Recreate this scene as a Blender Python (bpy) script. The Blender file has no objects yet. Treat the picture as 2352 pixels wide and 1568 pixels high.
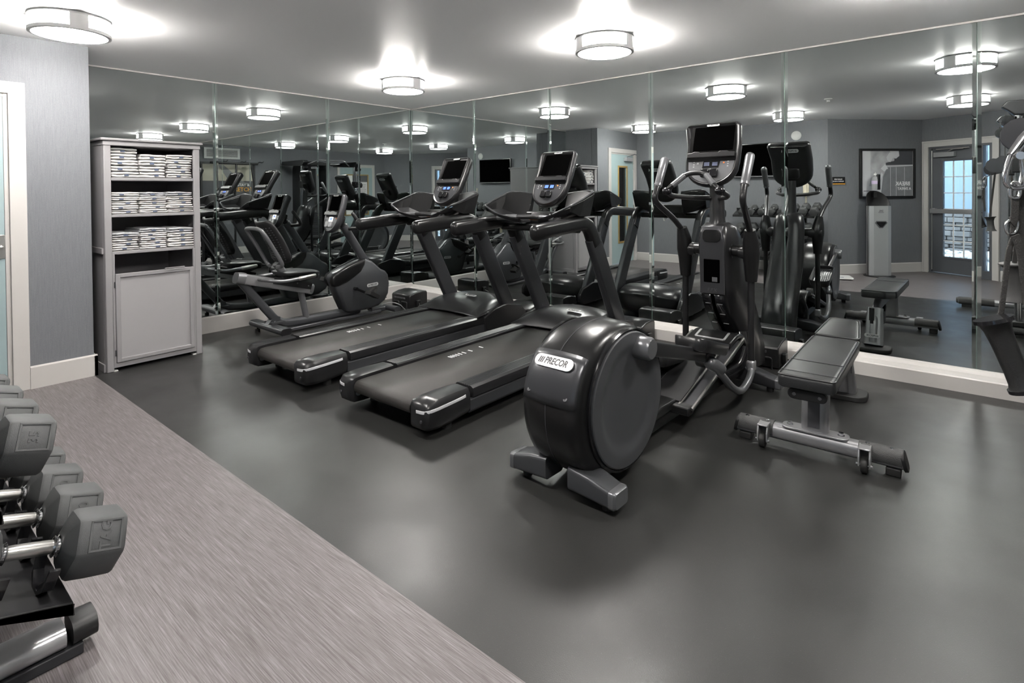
EXPO = 0.88
import bpy, bmesh, math, random
from math import sin, cos, pi, radians
from mathutils import Vector, Matrix, Euler
random.seed(7)
SC = bpy.context.scene
COL = SC.collection
H = 2.44

# ------------------------------------------------------------------ materials
def mat(name, col=(.5, .5, .5), rough=.5, metal=0., spec=.5, emit=None, estr=0., coat=0., bump=None, noise=None, trans=0., ior=1.45, sheen=0.):
    m = bpy.data.materials.new(name); m.use_nodes = True
    nt = m.node_tree; b = nt.nodes['Principled BSDF']
    b.inputs['Base Color'].default_value = (*col, 1)
    b.inputs['Roughness'].default_value = rough
    b.inputs['Metallic'].default_value = metal
    b.inputs['Specular IOR Level'].default_value = spec
    b.inputs['Coat Weight'].default_value = coat
    b.inputs['IOR'].default_value = ior
    b.inputs['Transmission Weight'].default_value = trans
    if sheen: b.inputs['Sheen Weight'].default_value = sheen
    if emit:
        b.inputs['Emission Color'].default_value = (*emit, 1); b.inputs['Emission Strength'].default_value = estr
    if noise or bump:
        tc = nt.nodes.new('ShaderNodeTexCoord')
    if noise:     # (scale, amount)
        n = nt.nodes.new('ShaderNodeTexNoise'); n.inputs['Scale'].default_value = noise[0]; n.inputs['Detail'].default_value = 4
        nt.links.new(tc.outputs['Object'], n.inputs['Vector'])
        mx = nt.nodes.new('ShaderNodeMixRGB'); mx.blend_type = 'MIX'
        lo = tuple(max(0, c * (1 - noise[1])) for c in col); hi = tuple(min(1, c * (1 + noise[1])) for c in col)
        mx.inputs[1].default_value = (*lo, 1); mx.inputs[2].default_value = (*hi, 1)
        nt.links.new(n.outputs['Fac'], mx.inputs[0]); nt.links.new(mx.outputs[0], b.inputs['Base Color'])
    if bump:      # (scale, strength)
        n2 = nt.nodes.new('ShaderNodeTexNoise'); n2.inputs['Scale'].default_value = bump[0]; n2.inputs['Detail'].default_value = 3
        nt.links.new(tc.outputs['Object'], n2.inputs['Vector'])
        bp = nt.nodes.new('ShaderNodeBump'); bp.inputs['Strength'].default_value = bump[1]; bp.inputs['Distance'].default_value = .002
        nt.links.new(n2.outputs['Fac'], bp.inputs['Height']); nt.links.new(bp.outputs[0], b.inputs['Normal'])
    return m

M = {}
M['mirror'] = mat('mirror_glass', (.63, .665, .66), .0, 1.)
M['bevelm'] = mat('mirror_bevel', (.78, .85, .82), .02, 1.)
M['black'] = mat('black_plastic', (.007, .007, .0073), .28)
M['blackm'] = mat('matt_black_plastic', (.009, .009, .0095), .45, bump=(700, .15))
M['blackg'] = mat('gloss_black_plastic', (.008, .008, .009), .14)
M['char'] = mat('charcoal_plastic', (.014, .014, .015), .28)
M['gun'] = mat('gunmetal_paint', (.045, .046, .050), .30, .4)
M['gunl'] = mat('mid_grey_metallic_paint', (.15, .153, .16), .30, .5)
M['silver'] = mat('silver_paint', (.34, .34, .35), .33, .6)
M['silverl'] = mat('pale_silver_paint', (.46, .46, .47), .3, .6)
M['chrome'] = mat('chrome', (.75, .75, .76), .12, 1.)
M['brushed'] = mat('brushed_steel', (.6, .59, .57), .28, 1.)
M['belt'] = mat('running_belt', (.034, .031, .029), .45, bump=(500, .5), noise=(60, .15))
M['screen'] = mat('screen_glass', (.001, .001, .001), .3, spec=.02, ior=1.03)
M['lcd'] = mat('blue_lcd', (.02, .05, .3), .3, emit=(.12, .22, .9), estr=1.0)
M['lcdd'] = mat('grey_lcd', (.07, .08, .13), .3)
M['badge'] = mat('badge_plate', (.62, .62, .62), .35, .3)
M['ink'] = mat('dark_lettering', (.05, .05, .055), .5)
M['whitei'] = mat('white_lettering', (.85, .85, .85), .5)
M['orange'] = mat('orange_plastic', (.85, .22, .03), .45)
M['orangei'] = mat('amber_lettering', (.85, .42, .05), .5)
M['red'] = mat('red_plastic', (.7, .02, .02), .45)
M['stripe'] = mat('pale_reflective_stripe', (.6, .6, .62), .35)
M['white'] = mat('white_trim_paint', (.50, .48, .462), .38, noise=(3, .03))
M['whitep'] = mat('white_plastic', (.8, .8, .78), .4)
M['cream'] = mat('cream_plastic', (.72, .66, .52), .45)
M['cabinet'] = mat('taupe_lacquer', (.255, .246, .254), .45, noise=(40, .03))
M['cabinetback'] = mat('cream_lacquer', (.30, .295, .27), .5)
M['cabin'] = mat('dark_taupe_lacquer', (.24, .23, .238), .5)
M['door'] = mat('pale_blue_door_paint', (.29, .375, .385), .45)
M['doord'] = mat('charcoal_door_paint', (.085, .09, .10), .4)
M['gold'] = mat('gilded_moulding', (.42, .29, .11), .38, .5)
M['leather'] = mat('black_vinyl_upholstery', (.020, .021, .022), .38, bump=(260, .35))
M['grip'] = mat('foam_grip', (.03, .03, .03), .6, bump=(500, .4))
M['gripg'] = mat('grey_grip_tape', (.055, .055, .055), .7, bump=(260, .9))
M['rubberb'] = mat('black_rubber', (.015, .015, .015), .6)
M['ureth'] = mat('grey_urethane', (.055, .057, .058), .58, bump=(900, .3), noise=(30, .1))
M['cable'] = mat('cable_sheath', (.02, .02, .02), .5)
M['towel'] = mat('white_terry', (.82, .80, .79), .95, bump=(420, 1.), sheen=.3)
M['towelg'] = mat('grey_terry', (.45, .46, .48), .95, bump=(420, 1.), sheen=.3)
M['tagb'] = mat('slate_blue_label', (.075, .095, .15), .7)
M['lampring'] = mat('lamp_ring_enamel', (.55, .55, .55), .4)
M['diff'] = mat('lamp_acrylic', (.9, .9, .88), .4, emit=(1., .965, .92), estr=62.)
M['diffs'] = mat('lamp_side_acrylic', (.9, .9, .88), .4, emit=(1., .965, .92), estr=78.)
M['disc'] = mat('grey_disc_plastic', (.060, .062, .066), .40, .2)
M['gedge'] = mat('green_glass_edge', (.20, .29, .26), .15, .3)
M['graph'] = mat('graphite_paint', (.060, .062, .067), .32, .35)
M['bez'] = mat('dull_black_bezel', (.004, .004, .004), .35, spec=.2, ior=1.2)
M['faceg'] = mat('mid_grey_face_plastic', (.17, .175, .185), .35)
M['web'] = mat('nylon_webbing', (.028, .027, .026), .75, bump=(300, 1.))
M['paper'] = mat('printed_paper', (.75, .72, .72), .7)
M['stoneL'] = mat('river_stone', (.55, .53, .50), .8, noise=(6, .35))

def nodes_of(m): return m.node_tree, m.node_tree.nodes['Principled BSDF']
def ramp(nt, fac, stops):
    r = nt.nodes.new('ShaderNodeValToRGB'); e = r.color_ramp.elements
    while len(e) > 1: e.remove(e[-1])
    e[0].position = stops[0][0]; e[0].color = (*stops[0][1], 1)
    for p, c in stops[1:]:
        k = e.new(p); k.color = (*c, 1)
    nt.links.new(fac, r.inputs[0]); return r.outputs[0]
def mapping(nt, scale, rot=(0, 0, 0)):
    tc = nt.nodes.new('ShaderNodeTexCoord'); mp = nt.nodes.new('ShaderNodeMapping')
    mp.inputs['Scale'].default_value = scale; mp.inputs['Rotation'].default_value = rot
    nt.links.new(tc.outputs['Object'], mp.inputs[0]); return mp.outputs[0]
def tex(nt, vec, scale, detail=4, rough=.5):
    n = nt.nodes.new('ShaderNodeTexNoise'); n.inputs['Scale'].default_value = scale; n.inputs['Detail'].default_value = detail
    n.inputs['Roughness'].default_value = rough; nt.links.new(vec, n.inputs['Vector']); return n.outputs['Fac']
def mixc(nt, fac, a, b, mode='MIX'):
    x = nt.nodes.new('ShaderNodeMixRGB'); x.blend_type = mode
    for i, v in ((0, fac), (1, a), (2, b)):
        if isinstance(v, (int, float)): x.inputs[i].default_value = v
        elif isinstance(v, tuple): x.inputs[i].default_value = (*v, 1)
        else: nt.links.new(v, x.inputs[i])
    return x.outputs[0]
def bumpn(nt, h, s, d=.002):
    bp = nt.nodes.new('ShaderNodeBump'); bp.inputs['Strength'].default_value = s; bp.inputs['Distance'].default_value = d
    nt.links.new(h, bp.inputs['Height']); return bp.outputs[0]

# rubber floor: near-black rolled rubber with fine pale crumbs and a soft sheen
m = mat('black_rubber_flooring', rough=.42, spec=.45); nt, b = nodes_of(m)
v = mapping(nt, (1, 1, 1)); big = tex(nt, v, 1.2, 3); fine = tex(nt, v, 260, 2, .7)
c = ramp(nt, big, [(.3, (.017, .017, .0165)), (.7, (.024, .024, .0232))])
sp = ramp(nt, fine, [(.66, (0, 0, 0)), (.74, (1, 1, 1))])
nt.links.new(mixc(nt, sp, c, (.065, .065, .063)), b.inputs['Base Color'])
nt.links.new(ramp(nt, tex(nt, v, 3, 4), [(.3, (.29,) * 3), (.7, (.40,) * 3)]), b.inputs['Roughness'])
nt.links.new(bumpn(nt, tex(nt, v, 400, 3), .35, .001), b.inputs['Normal'])
M['rubber'] = m
# woven vinyl floor: taupe with fine streaks
m = mat('taupe_vinyl_flooring', rough=.42, spec=.45); nt, b = nodes_of(m)
v = mapping(nt, (5, 200, 1), (0, 0, radians(-2))); v2 = mapping(nt, (2.2, 60, 1), (0, 0, radians(-2)))
s1 = tex(nt, v, 1.6, 5, .65); s2 = tex(nt, v2, 1.5, 3)
c1 = ramp(nt, s1, [(.30, (.072, .062, .061)), (.5, (.138, .123, .123)), (.72, (.235, .220, .227))])
c2 = ramp(nt, s2, [(.3, (.80, .79, .78)), (.7, (1.1, 1.1, 1.12))])
nt.links.new(mixc(nt, 1., c1, c2, 'MULTIPLY'), b.inputs['Base Color'])
nt.links.new(bumpn(nt, s1, .35, .001), b.inputs['Normal'])
M['vinyl'] = m
# wallpaper: blue-grey vertical weave
m = mat('blue_grey_woven_wallpaper', rough=.62, spec=.3); nt, b = nodes_of(m)
v = mapping(nt, (1, 1, .035)); v3 = mapping(nt, (1, 1, .3))
s1 = tex(nt, v, 260, 3, .7); s2 = tex(nt, v3, 330, 2, .6)
c1 = ramp(nt, s1, [(.3, (.135, .141, .152)), (.7, (.168, .174, .186))])
c2 = ramp(nt, s2, [(.35, (.92,) * 3), (.65, (1.06,) * 3)])
nt.links.new(mixc(nt, 1., c1, c2, 'MULTIPLY'), b.inputs['Base Color'])
nt.links.new(bumpn(nt, s1, .4, .001), b.inputs['Normal'])
M['wall'] = m
m = mat('white_satin_ceiling_paint', (.88, .88, .885), .42, spec=.4); nt, b = nodes_of(m)
v = mapping(nt, (1, 1, 1)); nt.links.new(bumpn(nt, tex(nt, v, 2.5, 3), .06, .02), b.inputs['Normal'])
M['ceil'] = m

# ------------------------------------------------------------------ mesh builder
class MB:
    def __init__(s): s.bm = bmesh.new(); s.T = Matrix.Identity(4); s.mi = 0
    def v(s, p): return s.bm.verts.new(s.T @ Vector(p))
    def f(s, vs):
        try: fc = s.bm.faces.new(vs); fc.material_index = s.mi; return fc
        except ValueError: return None
    def box(s, c, d, rot=None):
        R = Euler([radians(a) for a in rot]).to_matrix().to_4x4() if rot else Matrix.Identity(4)
        A = Matrix.Translation(c) @ R
        x, y, z = d[0] / 2, d[1] / 2, d[2] / 2
        q = [s.v(A @ Vector(p)) for p in ((-x, -y, -z), (x, -y, -z), (x, y, -z), (-x, y, -z), (-x, -y, z), (x, -y, z), (x, y, z), (-x, y, z))]
        for a in ((3, 2, 1, 0), (4, 5, 6, 7), (0, 1, 5, 4), (1, 2, 6, 5), (2, 3, 7, 6), (3, 0, 4, 7)): s.f([q[i] for i in a])
        return s
    def rings(s, R, cap=True, closed=False):
        L = [[s.v(p) for p in r] for r in R]; n = len(L[0])
        k = len(L)
        for i in range(k if closed else k - 1):
            a, b2 = L[i], L[(i + 1) % k]
            for j in range(n): s.f([a[j], a[(j + 1) % n], b2[(j + 1) % n], b2[j]])
        if cap and not closed: s.f(L[0][::-1]); s.f(L[-1])
        return s
    def prism(s, poly, axis, a, b2):
        # poly: 2D points; axis 'x': (y,z); 'y': (x,z); 'z': (x,y)
        g = {'x': lambda p, t: (t, p[0], p[1]), 'y': lambda p, t: (p[0], t, p[1]), 'z': lambda p, t: (p[0], p[1], t)}[axis]
        return s.rings([[g(p, a) for p in poly], [g(p, b2) for p in poly]])
    def tube(s, pts, r, n=14, closed=False, cap=True, sq=None, up=None, round_ends=False):
        # sq=(w,h,corner): rounded-rectangular section instead of a circle
        P = [Vector(p) for p in pts]; k = len(P)
        rr = r if isinstance(r, (list, tuple)) else [r] * k
        if round_ends and not closed:
            d0 = (P[0] - P[1]).normalized(); d1 = (P[-1] - P[-2]).normalized(); a, z = P[0], P[-1]; r0, r1 = rr[0], rr[-1]
            P = [a + d0 * r0 * .9, a + d0 * r0 * .6] + P + [z + d1 * r1 * .6, z + d1 * r1 * .9]
            rr = [r0 * .35, r0 * .8] + list(rr) + [r1 * .8, r1 * .35]; k = len(P)
        tang = []
        for i in range(k):
            if closed: t = P[(i + 1) % k] - P[i - 1]
            elif i == 0: t = P[1] - P[0]
            elif i == k - 1: t = P[-1] - P[-2]
            else: t = (P[i + 1] - P[i]).normalized() + (P[i] - P[i - 1]).normalized()
            tang.append(t.normalized() if t.length > 1e-9 else Vector((0, 0, 1)))
        N = Vector(up) if up else (Vector((0, 0, 1)) if abs(tang[0].z) < .9 else Vector((1, 0, 0)))
        N = (N - tang[0] * N.dot(tang[0])).normalized()
        R = []
        for i in range(k):
            if i: 
                if up: N = Vector(up)
                N = (N - tang[i] * N.dot(tang[i])).normalized()
            B = tang[i].cross(N)
            sc = 1.
            if 0 < i < k - 1 and not closed:
                d = (P[i + 1] - P[i]).normalized().dot((P[i] - P[i - 1]).normalized()); sc = 1
            if sq:
                w, h, c = sq; q = rr[i] if isinstance(r, (list, tuple)) else 1.
                sec = rrect(w * q, h * q, min(c, w * q / 2.01, h * q / 2.01), 3)
                R.append([P[i] + B * a + N * b2 for a, b2 in sec])
            else:
                R.append([P[i] + (N * cos(2 * pi * j / n) + B * sin(2 * pi * j / n)) * rr[i] for j in range(n)])
        return s.rings(R, cap, closed)
    def cyl(s, a, b2, r, r2=None, n=24): return s.tube([a, b2], [r, r if r2 is None else r2], n)
    def lathe(s, prof, c=(0, 0, 0), axis='z', n=32):
        R = []
        for rad, h in prof:
            ring = []
            for j in range(n):
                t = 2 * pi * j / n; x, y = rad * cos(t), rad * sin(t)
                p = {'z': (x, y, h), 'x': (h, x, y), 'y': (y, h, x)}[axis]
                ring.append((c[0] + p[0], c[1] + p[1], c[2] + p[2]))
            R.append(ring)
        return s.rings(R)
    def ell(s, c, r, n=16, m_=10):
        R = []
        for i in range(1, m_):
            t = pi * i / m_
            R.append([(c[0] + r[0] * sin(t) * cos(2 * pi * j / n), c[1] + r[1] * sin(t) * sin(2 * pi * j / n), c[2] - r[2] * cos(t)) for j in range(n)])
        return s.rings(R)
    def grid(s, rows):
        L = [[s.v(p) for p in r] for r in rows]
        for i in range(len(L) - 1):
            for j in range(len(L[0]) - 1): s.f([L[i][j], L[i][j + 1], L[i + 1][j + 1], L[i + 1][j]])
        return s
    def build(s, name, mats, parent=None, smooth=40, bevel=0, seg=2, solid=0, sub=0, label=None):
        bmesh.ops.recalc_face_normals(s.bm, faces=s.bm.faces)
        me = bpy.data.meshes.new(name); s.bm.to_mesh(me); s.bm.free()
        for q in (mats if isinstance(mats, (list, tuple)) else [mats]): me.materials.append(M[q] if isinstance(q, str) else q)
        if smooth:
            me.shade_smooth(); me.set_sharp_from_angle(angle=radians(smooth))
        o = bpy.data.objects.new(name, me); COL.objects.link(o)
        if solid: md = o.modifiers.new('thick', 'SOLIDIFY'); md.thickness = solid; md.offset = 0
        if bevel:
            md = o.modifiers.new('edges', 'BEVEL'); md.width = bevel; md.segments = seg; md.limit_method = 'ANGLE'; md.angle_limit = radians(35)
        if sub: md = o.modifiers.new('sub', 'SUBSURF'); md.levels = sub; md.render_levels = sub
        if parent: o.parent = parent
        if label: o['label'] = label
        return o

def rrect(w, h, r, k=4):
    out = []
    for cx, cy, a0 in ((w / 2 - r, h / 2 - r, 0), (-w / 2 + r, h / 2 - r, 90), (-w / 2 + r, -h / 2 + r, 180), (w / 2 - r, -h / 2 + r, 270)):
        for i in range(k + 1):
            a = radians(a0 + 90 * i / k); out.append((cx + r * cos(a), cy + r * sin(a)))
    return out
def smoothpts(P, k=6, closed=False):
    P = [Vector(p) for p in P]; n = len(P); out = []
    rng = range(n if closed else n - 1)
    for i in rng:
        p0 = P[(i - 1) % n] if closed or i > 0 else P[0]; p1 = P[i]; p2 = P[(i + 1) % n]
        p3 = P[(i + 2) % n] if closed or i + 2 < n else P[-1]
        for j in range(k):
            t = j / k
            out.append(.5 * ((2 * p1) + (-p0 + p2) * t + (2 * p0 - 5 * p1 + 4 * p2 - p3) * t * t + (-p0 + 3 * p1 - 3 * p2 + p3) * t ** 3))
    if not closed: out.append(P[-1])
    return out
def fillet(P, r, k=5):
    # round the corners of a 3D polyline with radius r
    P = [Vector(p) for p in P]; out = [P[0]]
    for i in range(1, len(P) - 1):
        a, b2, c = P[i - 1], P[i], P[i + 1]
        d = min(r, (a - b2).length * .49, (c - b2).length * .49)
        s, e = b2 + (a - b2).normalized() * d, b2 + (c - b2).normalized() * d
        for j in range(k + 1):
            t = j / k; out.append(s * (1 - t) ** 2 + b2 * 2 * t * (1 - t) + e * t * t)
    out.append(P[-1]); return out
def inset(poly, d):
    n = len(poly); out = []
    area = sum(poly[i][0] * poly[(i + 1) % n][1] - poly[(i + 1) % n][0] * poly[i][1] for i in range(n))
    sg = 1 if area > 0 else -1
    for i in range(n):
        p0, p1, p2 = Vector(poly[i - 1]), Vector(poly[i]), Vector(poly[(i + 1) % n])
        t = ((p1 - p0).normalized() + (p2 - p1).normalized()).normalized()
        out.append((p1.x - t.y * d * sg, p1.y + t.x * d * sg))
    return out

_fonts = {}
def text_bm(mb, txt, size, depth=.001, shear=0., Mx=Matrix.Identity(4), align='CENTER', width=1., spacing=1., bold=.018):
    cu = bpy.data.curves.new('txt', 'FONT'); cu.body = txt; cu.size = size; cu.extrude = depth; cu.shear = shear
    cu.align_x = align; cu.align_y = 'CENTER'; cu.space_character = spacing; cu.resolution_u = 2; cu.offset = size * bold
    o = bpy.data.objects.new('txt', cu); COL.objects.link(o)
    dg = bpy.context.evaluated_depsgraph_get(); me = bpy.data.meshes.new_from_object(o.evaluated_get(dg))
    S = Matrix.Diagonal((width, 1, 1, 1))
    vs = [mb.v(Mx @ S @ v.co) for v in me.vertices]
    for p in me.polygons: mb.f([vs[i] for i in p.vertices])
    bpy.data.objects.remove(o); bpy.data.curves.remove(cu); bpy.data.meshes.remove(me)

def frame(o, x, z):
    """matrix with origin o, local X along x, local Z along z"""
    x = Vector(x).normalized(); z = Vector(z); z = (z - x * z.dot(x)).normalized(); y = z.cross(x)
    return Matrix.Translation(o) @ Matrix((x, y, z)).transposed().to_4x4()

def badge(parent, Mx, w=.14, h=.03, name='logo_badge', txt='PRECOR', plate='badge'):
    b = MB(); b.T = Mx; b.prism(rrect(w, h, h * .48, 5), 'z', -.002, .0022)
    b.mi = 1
    for k in range(3):
        x = -w * .36 + k * h * .17
        b.prism([(x - h * .14, -h * .25), (x - h * .05, -h * .25), (x + h * .06, h * .25), (x - h * .03, h * .25)], 'z', .0020, .0030)
    text_bm(b, txt, h * .78, .0005, .25, Matrix.Translation((w * .055, 0, .0026)), width=w / h * .2)
    return b.build(name, [plate, 'ink'], parent, smooth=0)

def thing(name, label, cat, loc=(0, 0, 0), rz=0, group=None):
    o = bpy.data.objects.new(name, None); COL.objects.link(o); o.empty_display_size = .1
    o.location = loc; o.rotation_euler = (0, 0, radians(rz)); o['label'] = label; o['category'] = cat
    if group: o['group'] = group
    return o
def tag(o, label, cat, group=None):
    o['label'] = label; o['category'] = cat
    if group: o['group'] = group
    return o
def struct(o, label=None): 
    o['kind'] = 'structure'
    if label: o['label'] = label
    return o
def copy_tree(o, parent=None, **kw):
    c = o.copy(); COL.objects.link(c); c.parent = parent
    for ch in list(o.children): copy_tree(ch, c)
    for k, v in kw.items(): c[k] = v
    return c
# ------------------------------------------------------------------ camera
def make_camera():
    f, yaw, pitch, roll = 1275.05, radians(39.7995), radians(.7192), radians(-.5198)
    cy = 456.88
    fw = Vector((-sin(yaw) * cos(pitch), cos(yaw) * cos(pitch), -sin(pitch)))
    r = Vector((cos(yaw), sin(yaw), 0)); u = r.cross(fw)
    r2 = r * cos(roll) + u * sin(roll); u2 = -r * sin(roll) + u * cos(roll)
    R = Matrix((r2, u2, -fw)).transposed()
    cd = bpy.data.cameras.new('camera'); c = bpy.data.objects.new('camera', cd); COL.objects.link(c)
    c.matrix_world = Matrix.Translation((5.7194, -4.7878, 1.3389)) @ R.to_4x4()
    cd.sensor_fit = 'HORIZONTAL'; cd.sensor_width = 36; cd.lens = 36 * f / 2352
    cd.shift_y = -(784 - cy) / 2352; cd.clip_start = .05; cd.clip_end = 100
    SC.camera = c
make_camera()

# ------------------------------------------------------------------ shell
XW, YA, YB, XR = .67, -3.62, -5.10, 7.2
A0, A1 = Vector((3.95, YB)), Vector((5.07, -6.33))
dW = Vector((.857, .514)).normalized(); A2 = A1 + dW * ((XR - A1.x) / dW.x)
def wall_seg(name, p, q, z0=0, z1=H, th=.12, mt='wall', holes=(), label=None):
    """vertical wall from p to q; its room face is on the left of p->q ... thickness goes to the right"""
    p, q = Vector(p), Vector(q); d = (q - p); L = d.length; d.normalize(); n = Vector((d.y, -d.x))
    b = MB(); b.T = Matrix(((d.x, n.x, 0, p.x), (d.y, n.y, 0, p.y), (0, 0, 1, 0), (0, 0, 0, 1)))
    xs = [0, L]; spans = []
    def slab(x0, x1, a, c): 
        if x1 - x0 > 1e-4 and c - a > 1e-4: b.box(((x0 + x1) / 2, th / 2, (a + c) / 2), (x1 - x0, th, c - a))
    cur = 0
    for (h0, h1, hz0, hz1) in sorted(holes):
        slab(cur, h0, z0, z1); slab(h0, h1, hz1, z1); slab(h0, h1, z0, hz0); cur = h1
    slab(cur, L, z0, z1)
    return struct(b.build(name, mt, smooth=0), label)

# floor: vinyl strip towards the back wall, black rubber everywhere else
b = MB(); b.box((3.7, (YA - 6.9) / 2, -.05), (7.6, 6.9 + YA, .10)); struct(b.build('floor', 'vinyl', smooth=0), 'taupe vinyl floor with fine streaks along the back of the room')
b = MB(); b.box((3.7, (YA + .2) / 2, -.05), (7.6, .2 - YA, .1004)); struct(b.build('floor_rubber', 'rubber', smooth=0), 'black rubber sports floor')
b = MB(); b.box((3.7, -3.3, H + .05), (7.8, 7.4, .1)); struct(b.build('ceiling', 'ceil', smooth=0), 'flat satin white ceiling')

def solid(name, c, d, mt='wall', label=None):
    b = MB(); b.box(c, d); return struct(b.build(name, mt, smooth=0), label)
solid('wall_right', (3.6, .085, H / 2), (7.5, .15, H), label='wall behind the long row of mirrors')
solid('wall_left', (-.085, -1.75, H / 2), (.15, 3.8, H), label='wall behind the two-and-a-half mirrors of the left side')
# protruding block beside the cabinet, with the pale blue door
DO0, DO1, DZ = -4.07, -4.96, 2.045
solid('wall_alcove', (.235, YA - .06, H / 2), (.62, .12, H), label='short return wall at the end of the mirrored alcove')
b = MB()
b.box((XW - .06, (YA + DO0) / 2 - .0, H / 2), (.12, YA - DO0, H)); b.box((XW - .06, (DO0 + DO1) / 2, (DZ + H) / 2), (.12, DO0 - DO1, H - DZ))
b.box((XW - .06, (DO1 + YB - .12) / 2, H / 2), (.12, DO1 - YB + .12, H))
struct(b.build('wall_door_side', 'wall', smooth=0), 'blue-grey papered wall around the pale blue door')
solid('wall_back', ((XW + A0.x) / 2, YB - .06, H / 2), (A0.x - XW, .12, H), label='blue-grey papered wall behind the dumbbell rack')
wall_seg('wall_angled', A0, A1, label='angled blue-grey papered wall with the framed picture'); 
DS0, DS1, DSZ = .10, 1.00, 2.00
wall_seg('wall_exterior', A1, A2, holes=[(DS0, DS1, 0, DSZ)], label='papered wall around the glazed exterior door')
solid('wall_east', (XR + .06, (A2.y + .1) / 2, H / 2), (.12, .3 - A2.y, H), label='papered wall behind the cable machine')
# hallway behind the blue door
solid('wall_hall', (-.45, -4.5, H / 2), (.1, 1.6, H), 'white')

# baseboards
def bb(name, p, q, h=.15, th=.02, label=None):
    p, q = Vector(p), Vector(q); d = (q - p); L = d.length; d.normalize(); n = Vector((-d.y, d.x))
    b = MB(); b.T = Matrix(((d.x, n.x, 0, p.x), (d.y, n.y, 0, p.y), (0, 0, 1, 0), (0, 0, 0, 1)))
    b.prism([(0, 0), (th, 0), (th, h - .012), (th * .45, h), (0, h)], 'x', 0, L)
    return struct(b.build(name, 'white', smooth=0), label)
bb('baseboard_left', (0, -.02), (0, YA), h=.156, th=.03) if False else None
b = MB(); b.prism([(0, 0), (.03, 0), (.03, .148), (.014, .156), (0, .156)], 'y', YA, -.02); struct(b.build('baseboard_left', 'white', smooth=0), 'white skirting under the left mirrors')
b = MB(); b.prism([(0, 0), (-.125, 0), (-.125, .092), (-.118, .100), (-.035, .108), (-.022, .128), (-.006, .136), (0, .136)], 'x', 0, XR); struct(b.build('baseboard_right', 'white', smooth=30), 'deep white ledge under the long mirror wall')
b = MB(); b.prism([(XW, 0), (XW + .02, 0), (XW + .02, .148), (XW + .008, .156), (XW, .156)], 'y', -3.985, YA + .02)
b.box((.34, YA + .01, .074), (.70, .02, .148)); struct(b.build('baseboard_block', 'white', smooth=0), 'white skirting beside the pale blue door')
b = MB(); b.prism([(YB, 0), (YB + .02, 0), (YB + .02, .138), (YB + .008, .15), (YB, .15)], 'x', XW, A0.x + .01); struct(b.build('baseboard_back', 'white', smooth=0))
nA = Vector((-(A1 - A0).y, (A1 - A0).x)).normalized()
bb('baseboard_angled', A0, A1, label='white skirting of the angled wall')
bb('baseboard_exterior_far', A1 + dW * 1.10, A2)
b = MB(); b.prism([(XR, 0), (XR - .02, 0), (XR - .02, .138), (XR - .008, .15), (XR, .15)], 'y', -3.52, 0); struct(b.build('baseboard_east', 'white', smooth=0))
# thin white strips where mirrors meet the ceiling, and cap at the alcove edge
b = MB(); b.box((XR / 2, -.008, H - .006), (XR, .016, .012)); struct(b.build('trim_1', 'white', smooth=0))
b = MB(); b.box((.008, YA / 2, H - .006), (.016, -YA, .012)); struct(b.build('trim_2', 'white', smooth=0))

# ------------------------------------------------------------------ mirrors
def mirror_panel(along, a, c, z0, z1, label, bev_a=True, bev_c=True):
    """one bevelled mirror sheet; along='x' -> on y=0 facing -y ; 'y' -> on x=0 facing +x"""
    w, dp, th = .0235, .0016, .006; g = .0008
    e = .0016; xs = [a + g, a + g + e, a + g + w, c - g - w, c - g - e, c - g]; ds = [th - dp - .001, th - dp, th, th, th - dp, th - dp - .001]
    def P(s, d, z): return (s, -d, z) if along == 'x' else (d, s, z)
    b = MB()
    F = [[b.v(P(x, d, z)) for z in (z0, z1)] for x, d in zip(xs, ds)]
    B0 = [[b.v(P(x, -.002, z)) for z in (z0, z1)] for x in (xs[0], xs[5])]
    for i in range(5):
        b.mi = (2, 1, 0, 1, 2)[i]
        b.f([F[i][0], F[i + 1][0], F[i + 1][1], F[i][1]])
    b.mi = 2
    b.f([B0[0][0], F[0][0], F[0][1], B0[0][1]]); b.f([F[5][0], B0[1][0], B0[1][1], F[5][1]])
    b.f([B0[1][0], B0[0][0], B0[0][1], B0[1][1]])
    b.f([B0[0][0], B0[1][0]] + [F[i][0] for i in (5, 4, 3, 2, 1, 0)]); b.f([B0[0][1], B0[1][1]] + [F[i][1] for i in (5, 4, 3, 2, 1, 0)])
    o = b.build('mirror_panel', ['mirror', 'bevelm', 'gedge'], smooth=0)
    return tag(o, label, 'mirror', 'frameless bevelled wall mirrors')
sx = [0.0065, 1.163, 2.26, 3.417, 4.56, 5.731, XR]
nm = ['first mirror of the long wall from the mirror corner, behind the left treadmill upright', 'second mirror of the long wall from the corner, behind the near treadmill console',
      'third mirror of the long wall, between the near treadmill console and the elliptical', 'fourth mirror of the long wall, directly behind the elliptical tower',
      'fifth mirror of the long wall, behind the weight bench, reflecting the exterior door', 'last mirror of the long wall, at the right edge behind the hanging strap']
for i in range(6): mirror_panel('x', sx[i], sx[i + 1], .137, H - .012, nm[i])
sy = [YA, -2.461, -1.229, -.0065]
nm = ['mirror of the left wall behind the towel cabinet', 'middle mirror of the left wall, behind the recumbent bike seat', 'mirror of the left wall next to the mirror corner, behind the recumbent bike console']
for i in range(3): mirror_panel('y', sy[i], sy[i + 1], .157, H - .012, nm[i])

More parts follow.
